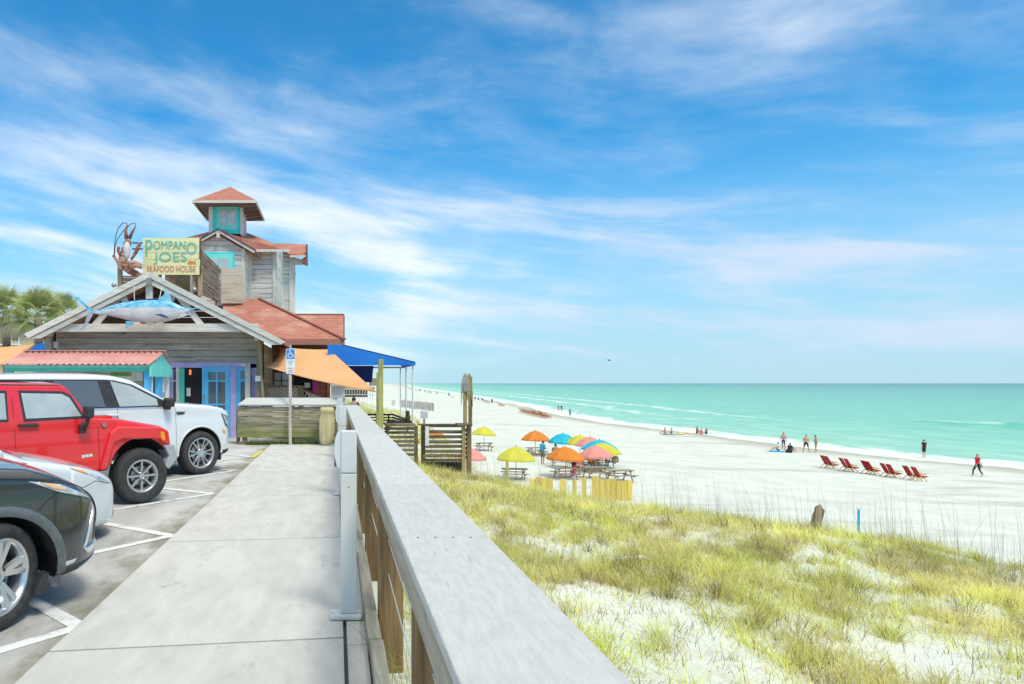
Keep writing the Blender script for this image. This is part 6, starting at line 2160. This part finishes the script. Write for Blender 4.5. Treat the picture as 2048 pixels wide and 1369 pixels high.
def tufts(npts, xr, yr, dens, per=(34, 60), length=(.22, .42), wd=.003, rad=.10):
    """clumps: blades spring from a small patch and arch outwards"""
    B, LN, AZ, LE, C = [], [], [], [], []
    for _ in range(npts):
        x, y = random.uniform(*xr), random.uniform(*yr)
        p = dens(x, y)
        if p <= 0 or random.random() > p: continue
        z = ground(x, y)
        s = random.uniform(.6, 1.25)
        nb = int(random.randint(*per) * (.6 + .5 * s))
        old = random.random()
        kc = random.gauss(1, .13) * (1 + .30 * nz(x, y, .7, 71))
        straw = max(0, min(.75, .25 + 1.1 * nz(x, y, .45, 72) + random.gauss(0, .15)))
        up = random.uniform(.55, 1.15)
        for _ in range(nb):
            a = random.uniform(0, 2 * math.pi)
            r_ = abs(random.gauss(0, rad * s))
            bx, by = x + r_ * math.cos(a), y + r_ * math.sin(a)
            B.append((bx, by, z - .02))
            LN.append(random.uniform(*length) * s)
            AZ.append(a + random.gauss(0, .7) if random.random() < .75 else random.gauss(2.6, .6))
            LE.append(min(1.9, abs(random.gauss(1.08, .42)) * up * (.7 + 3 * r_)))
            if old < .10: c = np.array([.36, .25, .12]) * random.uniform(.5, 1.3)
            elif old < .22: c = np.array([.70, .60, .34]) * random.uniform(.7, 1.1)
            else: c = PAL[rng.choice(6, p=PW)] * (1 - straw) + np.array([.86, .76, .36]) * straw
            if random.random() < .15:                     # dead thatch low in the clump
                LN[-1] *= .65
                c = np.array([.24, .17, .08]) * random.uniform(.6, 1.4)
            C.append(c * kc * random.uniform(.8, 1.15))
    return np.array(B), np.array(LN), np.array(AZ), np.array(LE), np.full(len(B), wd), np.array(C)


def dens(x, y):
    xc = interp(CREST, y)
    if x < .66 or x > xc + 1.0 + .6 * nz(x, y, .8, 9): return 0
    n = nz(x, y, .55, 21) * .7 + nz(x, y, 1.6, 22) * .6
    edge = sst(xc - x, 3.0, .6)                         # crest is thickly grown
    lim = 8.6 - .36 * (x - 2.5) + 1.3 * nz(x, y, .6, 30)
    open_ = sst(y, lim + 1.0, lim - .6) * sst(x, 2.5, 3.7)   # sandier foreground
    v = .66 + 1.3 * n + .45 * edge
    v = v * (1 - open_) + open_ * max(0, .58 + 2.0 * n)
    if (x - 7.4) ** 2 / .8 + (y - 8.6) ** 2 / .35 < 1: v *= .1
    return v


b_ = tufts(5200, (.66, 12.5), (1.6, 12), dens, (26, 48), (.14, .32), .0030, .11)
blades('dune_grass', *b_, 'arching yellow-green dune grass covering the near dune beside the railing', 'grass')
b_ = tufts(4200, (.66, 12), (12, 25.5), dens, (20, 34), (.18, .36), .0046, .13)
blades('dune_grass', *b_, 'dense yellow-green grass along the dune crest and below the slat fence', 'grass')


def dfar(x, y):
    xc = interp(CREST, y)
    if x < .8 or x > xc + 3: return 0
    return max(0, nz(x, y, .12, 40) + .22) * 2.2


b_ = tufts(2600, (1, 16), (30, 120), dfar, (14, 24), (.4, .8), .016, .3)
blades('far_dune_grass', *b_, 'patches of grass on the far dunes beyond the canopy poles', 'grass')
# short matted growth between the clumps
def dmat(x, y):
    xc = interp(CREST, y)
    if x < .66 or x > xc + .8: return 0
    n = nz(x, y, .55, 21) * .6 + nz(x, y, 1.9, 60) * .8
    op = sst(y, 9.2, 7.6) * sst(x, 2.4, 3.6)
    return .80 + 1.2 * n - .26 * op


b_ = tufts(9500, (.66, 12), (2.5, 19), dmat, (9, 15), (.07, .17), .0036, .13)
blades('low_dune_growth', *b_, 'short matted yellow-green growth between the dune grass clumps', 'grass')
# dry litter on the open sand
n = 2600
xx, yq = rng.uniform(1.4, 8.5, n), rng.uniform(3.0, 10.5, n)
bb = np.array([(a, b, ground(a, b) + .004) for a, b in zip(xx, yq)])
blades('grass_litter', bb, rng.uniform(.04, .2, n), rng.uniform(0, 6.28, n), np.full(n, 2.05) + rng.uniform(-.12, .1, n), np.full(n, .0022), np.array([.26, .18, .09]) * rng.uniform(.5, 1.5, (n, 1)), 'dry brown grass stalks littering the open sand', 'litter', droop=.0 + .02)
# sea oats: tall thin stalks along the crest
B, LN, AZ, LE, C = [], [], [], [], []
for _ in range(1150):
    y = random.uniform(7.0, 24)
    x = interp(CREST, y) + random.gauss(.25, .5)
    if nz(x, y, .35, 51) < -.30: continue
    B.append((x, y, ground(x, y)))
    LN.append(random.uniform(.5, 1.3))
    AZ.append(random.gauss(math.pi, .6))
    LE.append(abs(random.gauss(.16, .12)))
    C.append(np.array([.50, .46, .38]) * random.uniform(.7, 1.25))
blades('sea_oats', np.array(B), np.array(LN), np.array(AZ), np.array(LE), np.full(len(B), .0026), np.array(C), 'thin dry sea oat stalks rising above the dune crest', 'grass', 1.2, 5)
# weeds under the plank fence and at the kerb
B, LN, AZ, LE, C = [], [], [], [], []
for _ in range(900):
    B.append((random.uniform(-2.6, -.5), 20.12 + random.gauss(0, .05), -.02))
    LN.append(random.uniform(.08, .26)); AZ.append(random.uniform(0, 6.28)); LE.append(abs(random.gauss(.6, .3)))
    C.append(np.array([.14, .22, .04]) * random.uniform(.6, 1.5))
blades('fence_weeds', np.array(B), np.array(LN), np.array(AZ), np.array(LE), np.full(len(B), .006), np.array(C), 'low green weeds growing under the mossy plank fence', 'grass')
B, LN, AZ, LE, C = [], [], [], [], []
for _ in range(70):
    B.append((random.uniform(.30, .48), random.choice((3.3, 3.9, 4.6, 2.4)) + random.gauss(0, .12), -.3))
    LN.append(random.uniform(.4, .75)); AZ.append(random.gauss(math.pi, .8)); LE.append(abs(random.gauss(.7, .3)))
    C.append(np.array([.36, .40, .14]) * random.uniform(.7, 1.2))
blades('railing_grass', np.array(B), np.array(LN), np.array(AZ), np.array(LE), np.full(len(B), .003), np.array(C), 'loose grass blades poking through the foot of the railing', 'grass')
